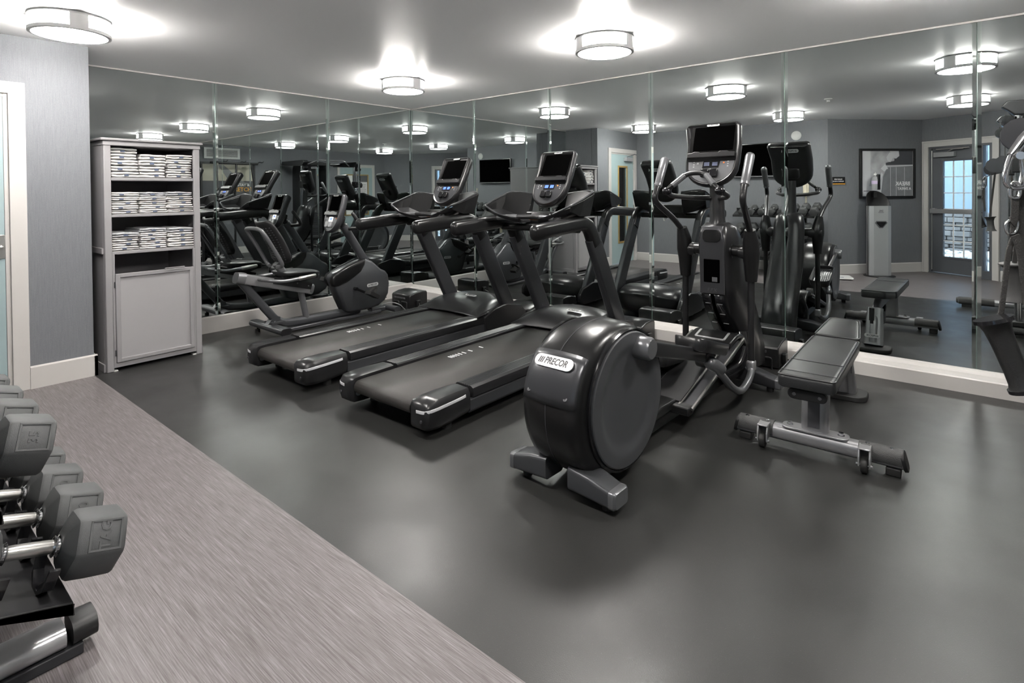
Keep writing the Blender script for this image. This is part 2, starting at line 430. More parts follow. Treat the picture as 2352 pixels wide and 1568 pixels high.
# ------------------------------------------------------------------ doors
def door_blue():
    t = MB(); x = XW
    for (y0, y1, z0, z1) in ((DO0 + .085, DO0 - .005, 0, DZ + .075), (DO1 + .005, DO1 - .085, 0, DZ + .075), (DO0 - .005, DO1 + .005, DZ - .005, DZ + .075)):
        t.box((x + .009, (y0 + y1) / 2, (z0 + z1) / 2), (.018, abs(y0 - y1), z1 - z0))
    for y0, y1 in ((DO0 + .0, DO0 - .03), (DO1 + .03, DO1)): t.box((x - .05, (y0 + y1) / 2, DZ / 2), (.10, abs(y1 - y0), DZ))
    t.box((x - .05, (DO0 + DO1) / 2, DZ - .015), (.10, DO0 - DO1 - .06, .03))
    struct(t.build('trim_3', 'white', bevel=.003), 'cream door casing around the pale blue door')
    d = MB(); y0, y1 = DO0 - .032, DO1 + .032; yc = (y0 + y1) / 2
    gw, gz0, gz1 = .30, .40, 1.78
    # leaf built about its hinge so that it can stand slightly ajar
    W = y0 - y1
    def L(y): return y
    d.box((0, gw / 2 + (W - gw) / 4 - 0, DZ / 2 - .012), (.04, (W - gw) / 2, DZ - .04)); d.box((0, -(gw / 2 + (W - gw) / 4), DZ / 2 - .012), (.04, (W - gw) / 2, DZ - .04))
    d.box((0, 0, (gz0) / 2), (.04, gw, gz0 - .02)); d.box((0, 0, (gz1 + DZ - .03) / 2), (.04, gw, DZ - .03 - gz1))
    leaf = d.build('door_1', 'door', smooth=0); struct(leaf, 'pale blue door with a tall narrow gold-framed glass')
    g = MB(); g.box((0, 0, (gz0 + gz1) / 2), (.008, gw, gz1 - gz0)); g.build('glass_pane', mesh_glass(), leaf, smooth=0)
    f = MB()
    for (y, z, w, h) in ((gw / 2 + .012, (gz0 + gz1) / 2, .034, gz1 - gz0 + .06), (-gw / 2 - .012, (gz0 + gz1) / 2, .034, gz1 - gz0 + .06), (0, gz0 - .012, gw, .034), (0, gz1 + .012, gw, .034)):
        f.box((.026, y, z), (.014, w, h))
    f.build('moulding', 'gold', leaf, bevel=.003)
    c = MB(); c.box((.05, -.18, 1.93), (.06, .26, .07)); c.build('door_closer', 'silverl', leaf, bevel=.006)
    c = MB(); c.tube([(.06, -.1, 1.975), (.12, -.3, 2.03), (.07, -.46, 2.03)], .008); c.build('closer_arm', 'chrome', leaf)
    c = MB(); c.cyl((.02, .39, 1.0), (.07, .39, 1.0), .012); c.tube([(.07, .39, 1.0), (.07, .28, 1.0)], .009, round_ends=True); c.box((.024, .39, 1.0), (.008, .05, .16)); c.build('door_handle', 'brushed', leaf, bevel=.002)
    for z in (.25, 1.02, 1.8):
        c = MB(); c.cyl((.03, -W / 2 - .004, z - .05), (.03, -W / 2 - .004, z + .05), .009, n=10); c.build('hinge', 'brushed', leaf)
    leaf.location = (XW - .02, yc, .0)
def mesh_glass():
    if 'glass' in M: return M['glass']
    m = bpy.data.materials.new('window_glass'); m.use_nodes = True; nt = m.node_tree; nt.nodes.clear()
    o = nt.nodes.new('ShaderNodeOutputMaterial'); mx = nt.nodes.new('ShaderNodeMixShader'); t = nt.nodes.new('ShaderNodeBsdfTransparent'); g = nt.nodes.new('ShaderNodeBsdfGlossy')
    t.inputs[0].default_value = (.93, .96, .97, 1); g.inputs['Roughness'].default_value = .01
    fr = nt.nodes.new('ShaderNodeFresnel'); fr.inputs['IOR'].default_value = 1.45
    nt.links.new(fr.outputs[0], mx.inputs[0]); nt.links.new(t.outputs[0], mx.inputs[1]); nt.links.new(g.outputs[0], mx.inputs[2]); nt.links.new(mx.outputs[0], o.inputs[0])
    M['glass'] = m; return m
door_blue()
# woven screen behind the blue door's glass
b = MB(); b.box((XW - .030, (DO0 + DO1) / 2, 1.09), (.003, .298, 1.378)); o = b.build('woven_blind', mat('woven_grey_blind', (.30, .30, .29), .8, bump=(300, 1), noise=(120, .35)), smooth=0)
tag(o, 'grey woven blind behind the narrow glass of the pale blue door', 'blind')

def wall_frame(origin2, d2, z=0):
    """local x along the wall (d2), local y out into the room (left of d2), z up"""
    d = Vector(d2).normalized(); n = Vector((-d.y, d.x))
    return Matrix(((d.x, n.x, 0, origin2[0]), (d.y, n.y, 0, origin2[1]), (0, 0, 1, z), (0, 0, 0, 1)))

def door_exterior():
    T = wall_frame(A1, dW)
    c = MB(); c.T = T
    for a, w in ((DS0 - .04, .09), (DS1 + .04, .09)): 
        c.box((a, .010, (DSZ + .08) / 2), (w, .02, DSZ + .08)); c.box((a + (.03 if a > 1 else -.03), .024, (DSZ + .08) / 2), (.025, .012, DSZ + .08))
    c.box(((DS0 + DS1) / 2, .010, DSZ + .035), (DS1 - DS0 - .01, .02, .09)); c.box(((DS0 + DS1) / 2, .024, DSZ + .072), (DS1 - DS0 + .17, .012, .025))
    struct(c.build('trim_4', 'white', bevel=.002), 'white casing around the exterior door')
    f = MB(); f.T = T
    S = .845      # mullion between the leaf and the sidelight
    for a, w in ((DS0 + .02, .04), (S, .05), (DS1 - .025, .05)): f.box((a, -.05, DSZ / 2), (w, .10, DSZ))
    f.box(((DS0 + .04 + S - .025) / 2, -.05, DSZ - .02), (S - DS0 - .065, .10, .04)); f.box(((S + DS1 - .025) / 2, -.05, DSZ - .02), (DS1 - S - .075, .10, .04)); f.box(((S + DS1 - .025) / 2, -.05, .06), (DS1 - S - .075, .10, .12))
    f.box(((DS0 + DS1) / 2, -.05, .006), (DS1 - DS0, .12, .012))
    struct(f.build('trim_5', 'doord', smooth=0), 'charcoal frame of the exterior door')
    x0, x1 = DS0 + .045, S - .03; g0, g1, gz0, gz1 = x0 + .155, x1 - .085, .27, 1.76
    d = MB(); d.T = T
    d.box(((x0 + g0) / 2, -.045, DSZ / 2 - .01), (g0 - x0, .045, DSZ - .06)); d.box(((x1 + g1) / 2, -.045, DSZ / 2 - .01), (x1 - g1, .045, DSZ - .06))
    d.box(((g0 + g1) / 2, -.045, gz0 / 2 + .01), (g1 - g0, .045, gz0 - .02)); d.box(((g0 + g1) / 2, -.045, (gz1 + DSZ - .04) / 2), (g1 - g0, .045, DSZ - .04 - gz1))
    leaf = struct(d.build('door_2', 'doord', smooth=0), 'charcoal exterior door with a gridded glass panel')
    g = MB(); g.T = T; g.box(((g0 + g1) / 2, -.045, (gz0 + gz1) / 2), (g1 - g0, .006, gz1 - gz0)); g.build('glass_pane', mesh_glass(), leaf, smooth=0)
    q = MB(); q.T = T
    for i in range(1, 3): q.box((g0 + (g1 - g0) * i / 3, -.045, (gz0 + gz1) / 2), (.016, .014, gz1 - gz0))
    for i in range(1, 6): q.box(((g0 + g1) / 2, -.045, gz0 + (gz1 - gz0) * i / 6), (g1 - g0, .012, .014))
    q.build('glazing_bars', 'whitep', leaf, smooth=0)
    q = MB(); q.T = T
    for (a, z, w, h) in ((g0 - .01, (gz0 + gz1) / 2, .03, gz1 - gz0 + .05), (g1 + .01, (gz0 + gz1) / 2, .03, gz1 - gz0 + .05), ((g0 + g1) / 2, gz0 - .01, g1 - g0, .03), ((g0 + g1) / 2, gz1 + .01, g1 - g0, .03)):
        q.box((a, -.018, z), (w, .012, h))
    q.build('glazing_bead', 'doord', leaf, bevel=.003)
    q = MB(); q.T = T; q.box(((x0 + x1) / 2, .035, .98), (x1 - x0 - .01, .035, .07)); q.box((x0 + .05, .008, .98), (.06, .06, .09)); q.box((x1 - .05, .008, .98), (.06, .06, .09)); q.build('push_bar', 'silver', leaf, bevel=.008)
    q = MB(); q.T = T; q.box((x0 + .2, .010, 1.86), (.3, .06, .075)); q.build('door_closer', 'silver', leaf, bevel=.006)
    q = MB(); q.T = T; q.tube([(x0 + .25, .02, 1.90), (x0 + .35, .05, 1.935), (x0 + .48, .03, 1.935)], .009); q.cyl((x0 + .08, .01, 1.945), (x0 + .55, .01, 1.945), .012); q.build('closer_arm', 'brushed', leaf)
    q = MB(); q.T = T; q.cyl((x0 - .004, -.015, .05), (x0 - .004, -.015, 1.93), .008, n=8); q.build('hinge', 'brushed', leaf)
    w = MB(); w.T = T; w.box(((S + DS1) / 2, -.05, (DSZ + .12) / 2), (DS1 - S - .08, .006, DSZ - .15)); 
    struct(w.build('window_1', mesh_glass(), smooth=0), 'narrow glass sidelight beside the exterior door')
door_exterior()

# mint door on the east wall (seen in the mirrors) with papers behind its glass
def door_mint():
    x = XR; y0, y1 = -3.60, -4.62; t = MB()
    for (a, c2, z0, z1) in ((y0 + .08, y0, 0, 2.12), (y1, y1 - .08, 0, 2.12), (y0, y1, 2.04, 2.12)): t.box((x - .01, (a + c2) / 2, (z0 + z1) / 2), (.02, abs(a - c2), z1 - z0))
    struct(t.build('trim_6', 'white', smooth=0), 'cream casing around the mint door of the east wall')
    d = MB(); d.box((x - .006, (y0 + y1) / 2, 1.02), (.012, y0 - y1, 2.04)); leaf = struct(d.build('door_3', 'door', smooth=0), 'mint door on the east wall with a framed glass panel')
    gy0, gy1 = y0 - .14, y1 + .14
    d = MB()
    for (a, z, w, h) in ((gy0, 1.3, .03, 1.1), (gy1, 1.3, .03, 1.1), ((gy0 + gy1) / 2, 1.84, gy0 - gy1 + .03, .03), ((gy0 + gy1) / 2, .76, gy0 - gy1 + .03, .03)): d.box((x - .018, a, z), (.012, w, h))
    d.build('moulding', 'gold', leaf, bevel=.002)
    d = MB(); d.box((x - .0135, (gy0 + gy1) / 2, 1.3), (.003, gy0 - gy1, 1.06)); d.build('glass_pane', mat('dark_backed_glass', (.12, .125, .13), .1), leaf, smooth=0)
    d = MB(); d.box((x - .016, gy0 - .14, 1.3), (.003, .2, 1.06)); d.build('pale_curtain', 'whitep', leaf, smooth=0)
    d = MB(); d.box((x - .017, gy1 + .17, 1.44), (.002, .28, .42)); d.mi = 1
    for k in range(7): d.box((x - .0185, gy1 + .17, 1.58 - k * .045), (.001, .2 - .03 * (k % 3), .008))
    o = d.build('paper_notice', ['paper', 'ink'], smooth=0); tag(o, 'sheet of paper with small print on the glass of the mint door', 'notice')
door_mint()

# ------------------------------------------------------------------ outside the exterior door
nE = Vector((dW.y, -dW.x))      # pointing outdoors
def outT(s, o, z=0): 
    p = A1 + dW * s + nE * o; return (p.x, p.y, z)
TO = Matrix(((dW.x, nE.x, 0, A1.x), (dW.y, nE.y, 0, A1.y), (0, 0, 1, 0), (0, 0, 0, 1)))
b = MB(); b.T = TO; b.box((0, 3.4, -.07), (14, 6.5, .1)); struct(b.build('ground_outside', mat('pale_concrete_path', (.45, .46, .47), .85, noise=(5, .15)), smooth=0))
b = MB(); b.T = TO; b.box((0, 5.0, 2.2), (14, .2, 4.6)); struct(b.build('wall_stucco', mat('pale_stucco', (.24, .30, .36), .9, bump=(40, 1.)), smooth=0), 'pale stucco wall across the path outside')
m = mat('dry_stone', (.18, .165, .155), .9, noise=(3, .5), bump=(15, 1.))
b = MB(); b.T = TO; rr = random.Random(3)
z = -.02
while z < .78:
    h = rr.uniform(.07, .13); x = -3 + rr.random() * .2
    while x < 4:
        w = rr.uniform(.18, .42); b.box((x + w / 2, 3.7 + rr.uniform(-.03, .03), z + h / 2), (w - .012, .3, h - .01), (0, 0, rr.uniform(-3, 3))); x += w
    z += h
o = b.build('stone_wall', m, bevel=.012); tag(o, 'low dry stone wall beyond the exterior door', 'wall')
b = MB(); b.T = TO
for i in range(260):
    x, y = rr.uniform(-2, 3.4), rr.uniform(2.1, 3.4); s = rr.uniform(.04, .09); b.ell((x, y, .0 + s * .4), (s, s * rr.uniform(.6, 1), s * .6), 8, 6)
o = b.build('river_stones', 'stoneL'); o['kind'] = 'stuff'; tag(o, 'bed of pale rounded stones in front of the dry stone wall', 'stones')
b = MB(); b.T = TO
for i in range(420):
    a = rr.uniform(0, 2 * pi); r0 = rr.random() ** .5 * .38; cx, cy, cz = .75 + r0 * cos(a), 4.3 + .3 * r0 * sin(a), .75 + rr.uniform(0, .55)
    d = Vector((rr.uniform(-1, 1), rr.uniform(-1, 1), rr.uniform(-.4, 1))).normalized(); e = d.orthogonal().normalized()
    l, w = .06, .02; P = Vector((cx, cy, cz)); b.f([b.v(P), b.v(P + d * l * .5 + e * w), b.v(P + d * l), b.v(P + d * l * .5 - e * w)])
ob = thing('shrub', 'small green shrub growing behind the dry stone wall outside', 'shrub')
b.build('foliage', mat('shrub_leaf', (.06, .13, .05), .6), ob)
b = MB(); b.T = TO
for k in range(5): b.tube([(.75, 4.3, -.02), (.75 + .1 * (k - 2), 4.3, .6), (.75 + .15 * (k - 2), 4.3, 1.0)], .01, n=6)
b.build('stem', mat('shrub_bark', (.12, .09, .06), .8), ob)

w = bpy.data.worlds.new('sky'); SC.world = w; w.use_nodes = True
nt = w.node_tree; bg = nt.nodes['Background']; bg.inputs[0].default_value = (.72, .85, 1, 1); bg.inputs[1].default_value = 7.5
sk = nt.nodes.new('ShaderNodeTexSky'); sk.sky_type = 'HOSEK_WILKIE'; sk.turbidity = 4; sk.sun_direction = (.3, -.5, .8)
mx = nt.nodes.new('ShaderNodeMixRGB'); mx.inputs[0].default_value = .35; mx.inputs[1].default_value = (.72, .85, 1, 1); nt.links.new(sk.outputs[0], mx.inputs[2]); nt.links.new(mx.outputs[0], bg.inputs[0])

# ------------------------------------------------------------------ ceiling lamps
def ceiling_lamp(x, y, label, first=None):
    R, hgt = .205, .105
    if first:
        c = copy_tree(first); c.location = (x, y, H); c['label'] = label; return c
    t = thing('ceiling_lamp', label, 'ceiling lamp', (x, y, H), 0, 'round flush drum lamps on the ceiling')
    b = MB(); b.lathe([(R * .9, 0), (R * .9, -.008), (R + .003, -.010), (R + .003, -.016), (R - .008, -.017)], n=64)
    b.build('canopy', 'lampring', t)
    b = MB(); ri = R - .006
    b.lathe([(ri - .001, -hgt + .012), (ri - .012, -hgt - .002), (.001, -hgt - .004)], n=64)
    b.build('diffuser', 'diff', t)
    b = MB(); b.lathe([(ri, -.014), (ri, -hgt + .012)], n=64); b.build('side_band', 'diffs', t)
    b = MB(); z0, z1 = -hgt + .016, -hgt - .004
    P = [(R + .002, z0), (R + .002, z1), (R - .016, z1 - .002), (R - .016, z1 + .004), (R - .004, z0)]
    b.rings([[(p[0] * cos(a), p[0] * sin(a), p[1]) for p in P] for a in [2 * pi * j / 64 for j in range(64)]], closed=True)
    b.build('bottom_ring', 'lampring', t)
    for k in range(3):
        a0 = radians(0 + 120 * k); b = MB()
        b.rings([[((R + dr) * cos(a0 + da), (R + dr) * sin(a0 + da), z) for dr, z in ((-.004, -.012), (.002, -.012), (.002, z0 - .002), (-.004, z0 - .002))] for da in [radians(-13 + 26 * j / 8) for j in range(9)]])
        b.build('strap', 'lampring', t)
    return t
l0 = ceiling_lamp(1.423, -3.882, 'large round drum lamp at the top left, above the papered wall')
ceiling_lamp(1.423, -1.277, 'round drum lamp on the ceiling nearest the mirror corner', l0)
ceiling_lamp(3.672, -1.277, 'round drum lamp on the ceiling at the upper middle, above the near treadmill', l0)
ceiling_lamp(5.66, -1.277, 'round drum lamp cut off by the top edge of the photo at the right', l0)
ceiling_lamp(3.672, -3.882, 'round drum lamp over the middle of the back, seen only in the mirrors', l0)
ceiling_lamp(5.66, -3.882, 'round drum lamp near the exterior door, seen only in the mirrors', l0)
b = MB(); b.lathe([(.045, 0), (.045, -.008), (.018, -.02), (.018, -.04), (.03, -.045), (.001, -.05)], n=20)
o = b.build('ceiling_sprinkler', 'whitep'); o.location = (4.35, -2.9, H); tag(o, 'small white sprinkler head on the ceiling', 'sprinkler')
# ------------------------------------------------------------------ shared console (screen head of the cardio machines)
def console(parent, T, W=.37, L=.52, face='gun', rim='char', lcds=2, lcdm='lcd'):
    hw = W / 2
    out = []
    r = .04
    for i in range(7):
        a = radians(90 * i / 6); out.append((hw - .012 - r + r * cos(a), L - r + r * sin(a)))
    for i in range(7):
        a = radians(90 + 90 * i / 6); out.append((-hw + .012 + r - r + r * cos(a) + 0, L - r + r * sin(a)))
    out += [(-hw, L * .62), (-hw + .002, L * .38)]
    for i in range(1, 14):
        a = radians(180 + 180 * i / 14); out.append(((hw - .004) * cos(a), L * .33 + L * .33 * sin(a)))
    out += [(hw - .002, L * .38), (hw, L * .62)]
    def ring(d, n): return [(p[0], p[1], n) for p in inset(out, d)]
    b = MB(); b.T = T
    b.rings([ring(.05, -.062), ring(.018, -.052), ring(.004, -.03), ring(0, -.008), ring(.004, .012), ring(.014, .022), ring(.020, .020), ring(.026, .010)])
    h = b.build('console', rim, parent, smooth=60)
    # face plate below the screen
    b = MB(); b.T = T; lo = [p for p in inset(out, .025) if p[1] < L * .45]
    ys = max(p[1] for p in lo)
    b.prism(lo, 'z', .008, .0145); b.build('button_panel', face, h, smooth=30)
    sw, sh, sc = W - .082, L * .47, L * .70
    b = MB(); b.T = T; b.prism([(x, y + sc) for x, y in rrect(sw + .03, sh + .022, .008, 2)], 'z', .006, .0135); b.build('screen_bezel', 'bez', h, smooth=0)
    b = MB(); b.T = T; b.prism([(x, y + sc + .018) for x, y in rrect(sw - .012, sh * .80, .003, 1)], 'z', .013, .0150); b.build('screen', 'screen', h, smooth=0)
    b = MB(); b.T = T; y0 = L * .435
    b.prism([(-sw / 2 - .018, y0), (sw / 2 + .018, y0), (sw / 2 + .018, y0 + .03), (sw / 2 - .02, y0 + .032), (sw / 2 - .035, y0 + .040), (sw / 2 - .075, y0 + .040), (sw / 2 - .09, y0 + .032), (-sw / 2 + .07, y0 + .032), (-sw / 2 + .055, y0 + .040), (-sw / 2 + .03, y0 + .040), (-sw / 2 + .01, y0 + .032), (-sw / 2 - .018, y0 + .03)], 'z', .012, .040)
    b.build('reading_ledge', 'char', h, smooth=0, bevel=.002)
    # lcd windows
    b = MB(); b.T = T; y1 = L * .335
    b.prism([(-.055, y1 - .024), (.055, y1 - .024), (.062, y1 + .026), (-.050, y1 + .026)] if lcds == 2 else [(x, y + y1) for x, y in rrect(.075, .05, .006, 2)], 'z', .0135, .0165); b.build('display_window', 'blackg', h, smooth=0)
    for k in range(lcds):
        b = MB(); b.T = T; cx = (-.026 if k == 0 else .030) if lcds == 2 else 0
        b.box((cx, y1 + .003, .0166), (.036, .026, .002)); b.build('lcd', lcdm, h, smooth=0)
    for sx_ in (-1, 1):
        b = MB(); b.T = T
        for q in range(3): b.box((sx_ * .115, y1 + .018 - q * .016, .0150), (.010, .007, .0022))
        b.box((sx_ * .088, y1 + .010, .0150), (.012, .012, .0022)); 
        b.build('button_row', 'silverl' , h, smooth=0)
    b = MB(); b.T = T; b.box((.088, y1 + .010, .0166), (.010, .010, .002)); b.build('stop_button', 'orange', h, smooth=0)
    for sx_ in (-1, 1):
        b = MB(); b.T = T; b.prism([(sx_ * .030 + x, L * .195 + y) for x, y in rrect(.052, .060, .012, 3)], 'z', .012, .040)
        b.build('control_paddle', 'silver' if lcds == 1 else 'blackg', h, smooth=40, bevel=.006)
    if True:
        badge(h, T @ Matrix.Translation((-.01, L - .024, .020)) @ Matrix.Rotation(radians(-14), 4, 'X'), .085, .018, 'logo_badge')
        b = MB(); b.T = T @ Matrix.Translation((0, L * .80, -.064)); b.prism(rrect(W * .72, .01, .004), 'z', 0, .001) if False else None
        badge(h, T @ Matrix.Translation((0, L * .83, -.0635)) @ Matrix.Rotation(pi, 4, 'Y'), .15, .036, 'rear_logo_badge')
    b = MB(); b.T = T; b.prism([(x, y + L * .36) for x, y in rrect(.15, .10, .02, 3)], 'z', -.105, -.055); b.build('rear_mount', 'black', h, smooth=40, bevel=.01)
    return h

# ------------------------------------------------------------------ treadmill
def make_treadmill(label):
    t = thing('treadmill', label, 'treadmill')
    # side rails (foot rails with ribs) ; section in (x,z), swept along y
    for s in (-1, 1):
        sec = [(s * .292, .150), (s * .292, .203), (s * .305, .210)]
        for k in range(5): x = .325 + k * .018; sec += [(s * x, .2105), (s * (x + .003), .2075), (s * (x + .008), .2075), (s * (x + .011), .2105)]
        sec += [(s * .420, .210), (s * .440, .200), (s * .446, .178), (s * .444, .150)]
        b = MB(); b.prism(sec, 'y', .36, 1.78); b.build('foot_rail', 'char', t, smooth=20)
        b = MB(); b.prism([(s * .30, .06), (s * .425, .06), (s * .437, .075), (s * .440, .135), (s * .425, .146), (s * .30, .146)], 'y', .34, 1.80); b.build('side_panel', 'graph', t, smooth=30)
        # rear end cap
        b = MB(); R = []
        for y, zt, zb, xo, xi in ((.0, .165, .085, .415, .318), (.006, .190, .065, .432, .300), (.03, .208, .052, .446, .290), (.10, .214, .046, .450, .288), (.20, .214, .048, .449, .288), (.25, .213, .052, .447, .292), (.335, .211, .060, .446, .300)):
            ring = [(s * (xi), y, zb + .01), (s * (xi + .012), y, zb), (s * (xo - .03), y, zb), (s * (xo - .006), y, zb + .03), (s * xo, y, (zt + zb) / 2), (s * (xo - .004), y, zt - .03), (s * (xo - .022), y, zt - .004), (s * (xi + .03), y, zt), (s * xi, y, zt - .006)]
            R.append(ring)
        b.rings(R); cap = b.build('end_cap', 'char', t, smooth=50)
        # pale stripe wrapping the corner of the cap
        P = [(s * .36, -.003, .158), (s * .41, .002, .160), (s * .437, .022, .163), (s * .449, .06, .166), (s * .4525, .12, .169), (s * .4525, .25, .174), (s * .451, .29, .178)]
        b = MB(); b.tube(smoothpts(P, 4), 1., sq=(.004, .017, .0015), up=(0, 0, 1)); b.build('reflective_stripe', 'stripe', cap, smooth=40)
        b = MB(); b.cyl((s * .40, -.006, .11), (s * .40, .01, .11), .008, n=12); b.build('screw', 'ink', cap)
        b = MB(); b.cyl((s * .31, .055, .11), (s * .285, .055, .11), .02, n=16); b.build('roller_bracket', 'silver', t)
    b = MB(); b.box((0, 1.0, .115), (.70, 1.75, .07)); b.box((0, 1.9, .10), (.62, .5, .12)); b.build('deck_frame', 'blackm', t, smooth=0)
    for (x, y) in ((-.36, .22), (.36, .22), (-.33, 1.85), (.33, 1.85)):
        b = MB(); b.cyl((x, y, 0), (x, y, .07), .028, n=16); b.build('levelling_foot', 'rubberb', t)
    # belt loop
    P = [(1.85, .190), (.07, .190)] + [(.055 - .040 * sin(a), .150 + .040 * cos(a)) for a in [radians(k * 22.5) for k in range(1, 9)]] + [(1.85, .112)]
    b = MB(); b.grid([[(x, p[0], p[1]) for p in P] for x in (-.278, .278)]); belt = b.build('belt', 'belt', t, smooth=50, solid=.003)
    b = MB(); ys = [.73, .745, .765, .785, .81, .845, .90, 1.0]
    for y in [.725, .745, .768, .793, .822, .86, .925, 1.04]: b.box((-.165, y, .1920), (.046, .010, .0008))
    b.build('belt_markings', 'whitei', belt, smooth=0)
    # motor hood: domed cover
    b = MB(); n = 24; rows = []
    for j in range(n + 1):
        u = -1 + 2 * j / n; x = .435 * u; au = abs(u)
        fy = 1.68 + .06 * (1 - u * u) if au < .62 else 1.68 + .06 * (1 - .38) - (.0 + (au - .62) * .08)
        by = 2.34 - .24 * au ** 3.5
        top = .335 - .05 * au ** 2 - .05 * max(0, au - .75) / .25
        base = .208
        row = []
        for (fr, zt) in ((0, base), (.02, base + .008), (.15, base + (top - base) * .45), (.35, base + (top - base) * .85), (.55, top), (.75, top - .004), (.90, top - .03)):
            row.append((x, fy + (by - fy) * fr, zt))
        row += [(x, by - .002, top - .062), (x, by + .002, top - .080), (x, by, .15), (x, by - .012, .105), (x, by - .06, .062), (x, by - .12, .045)]
        rows.append(row)
    b.grid(rows)
    hood = b.build('motor_hood', 'char', t, smooth=50, solid=.006)
    badge(t, frame((.06, 1.965, .3355), (1, 0, 0), (0, -.12, 1)), .15, .034)
    b = MB(); b.T = frame((.30, 2.272, .115), (-1, 0, 0), (.15, 1, 0)); b.box((0, 0, 0), (.05, .045, .002)); b.build('rating_sticker', 'whitei', t, smooth=0)
    b = MB(); b.T = frame((.24, 2.285, .115), (-1, 0, 0), (.12, 1, 0)); b.box((0, 0, 0), (.05, .045, .002)); b.build('warning_sticker', mat('red_and_white_sticker', (.75, .3, .25), .5), t, smooth=0)
    for s in (-1, 1):
        # fairing at the upright foot
        b = MB(); b.prism([(1.76, .205), (1.78, .06), (2.28, .05), (2.36, .10), (2.36, .17), (2.30, .235), (2.08, .285), (1.90, .262)], 'x', s * .412, s * .456); b.build('upright_fairing', 'char', t, smooth=30, bevel=.012, seg=3)
        # upright
        b = MB(); x = s * .408
        b.tube([(x, 2.20, .10), (x, 2.13, .25), (x, 1.735, .985)], 1., sq=(.066, .155, .018), up=(0, .87, .48)); up = b.build('upright', 'gun', t, smooth=40)
        b = MB()
        for f in (.12, .87, .94): 
            y, z = 2.13 + (1.735 - 2.13) * f, .25 + (.985 - .25) * f; b.cyl((x - s * .037, y - .02, z - .02), (x - s * .032, y - .02, z - .02), .007, n=10)
        b.build('bolt', 'ink', up)
        # handrail: bends from the upright to the rear
        P = fillet([(x, 1.765, .93), (x, 1.66, 1.105), (x, 1.30, 1.083), (x, 1.01, 1.062)], .13, 7)
        b = MB(); nP = len(P); rr_ = [1.0 if i < nP - 1 else 1 for i in range(nP)]
        b.tube(P + [(x, .99, 1.060), (x, .975, 1.058)], [1.12, 1.12, 1.1, 1.08, 1.05] + [1.0] * (nP - 5) + [.88, .55], sq=(.078, .112, .034), up=None); b.build('handrail', 'black', t, smooth=50)
    # crossbars
    b = MB(); b.cyl((-.40, 1.56, 1.055), (.40, 1.56, 1.055), .030); b.build('crossbar', 'black', t)
    P = smoothpts([(-.405, 1.22, 1.115), (-.37, 1.34, 1.128), (-.26, 1.40, 1.138), (0, 1.44, 1.145), (.26, 1.40, 1.138), (.37, 1.34, 1.128), (.405, 1.22, 1.115)], 5)
    b = MB(); b.tube(P, .0195, round_ends=True); hb = b.build('heart_rate_bar', 'char', t)
    for s in (-1, 1):
        b = MB(); b.tube(smoothpts([(s * .30, 1.382, 1.136), (s * .2, 1.414, 1.141), (s * .12, 1.43, 1.1435)], 4), .0208); b.build('contact_sensor', 'gunl', hb)
    b = MB(); b.tube([(-.12, 1.56, 1.04), (-.1, 1.57, .99), (-.08, 1.565, 1.01), (-.085, 1.55, 1.045)], .006, n=8); b.build('safety_hook', 'brushed', t)
    # neck and cup-holder tray
    b = MB(); b.tube([(0, 1.56, 1.06), (0, 1.60, 1.12), (0, 1.68, 1.21)], [.10, .09, .07], sq=(1.9, 1.0, .3), up=(0, 1, 0)) if False else b.prism([(-.20, 1.06), (.20, 1.06), (.12, 1.12), (.10, 1.17), (-.10, 1.17), (-.12, 1.12)], 'y', 1.57, 1.68)
    b.build('console_neck', 'black', t, smooth=40, bevel=.02, seg=3)
    b = MB(); b.tube([(-.05, 1.50, 1.128), (.05, 1.50, 1.128)], .009, n=10, sq=None); b.build('orange_label_bar', 'orange', t)  # orange label below the screen, modelled as a plain unlit bar
    Tt = Matrix.Translation((0, 0, 0))
    # cup-holder wings either side of the screen
    for s in (-1, 1):
        b = MB(); R = []
        for u in [i / 8 for i in range(9)]:
            x = s * (.185 + .260 * u); zt = 1.315 + .025 * min(1, u * 2.2) - .012 * max(0, u - .8) / .2; zb = 1.085 + .075 * u ** 1.6
            yb = 1.60 - .03 * u; yt = 1.72 - .05 * u * u
            R.append([(x, yt - .012, zt), (x, yt + .006, zt + .004), (x, yt + .014, zt - .015), (x, (yt + yb) / 2 + .045, (zt + zb) / 2 - .01), (x, yb + .03, zb), (x, yb + .0, zb + .004), (x, yb + .012, zb + .03), (x, (yt + yb) / 2 + .01, (zt + zb) / 2 + .01)])
        b.rings(R); wing = b.build('tray_wing', 'black', t, smooth=50)
        b = MB()          # tray floor with its curled front lip
        R = []
        for u in [i / 6 for i in range(7)]:
            x = s * (.10 + .34 * u); z = 1.100 + .085 * u ** 1.4; yf = 1.425 - .05 * sin(pi * min(1, u)) - .02 * u
            R.append([(x, 1.64, z), (x, yf + .04, z - .006), (x, yf, z + .012), (x, yf - .012, z + .034), (x, yf + .004, z + .036), (x, yf + .02, z + .018), (x, yf + .05, z + .012), (x, 1.64, z + .016)])
        b.rings(R); b.build('tray_floor', 'char', wing, smooth=40)
        b = MB(); b.grid([[(s * .438, 1.39, 1.19), (s * .446, 1.50, 1.155), (s * .444, 1.64, 1.15)], [(s * .446, 1.385, 1.235), (s * .456, 1.54, 1.275), (s * .452, 1.70, 1.325)]]); b.build('tray_side', 'black', wing, solid=.014, smooth=0, bevel=.004)
        b = MB(); b.tube(fillet([(s * .30, 1.362, 1.172), (s * .442, 1.378, 1.232), (s * .455, 1.52, 1.278), (s * .452, 1.69, 1.336), (s * .40, 1.705, 1.345), (s * .19, 1.715, 1.322)], .03, 4), .0085, n=10, round_ends=True); b.build('tray_rim', 'gun', wing, smooth=50)
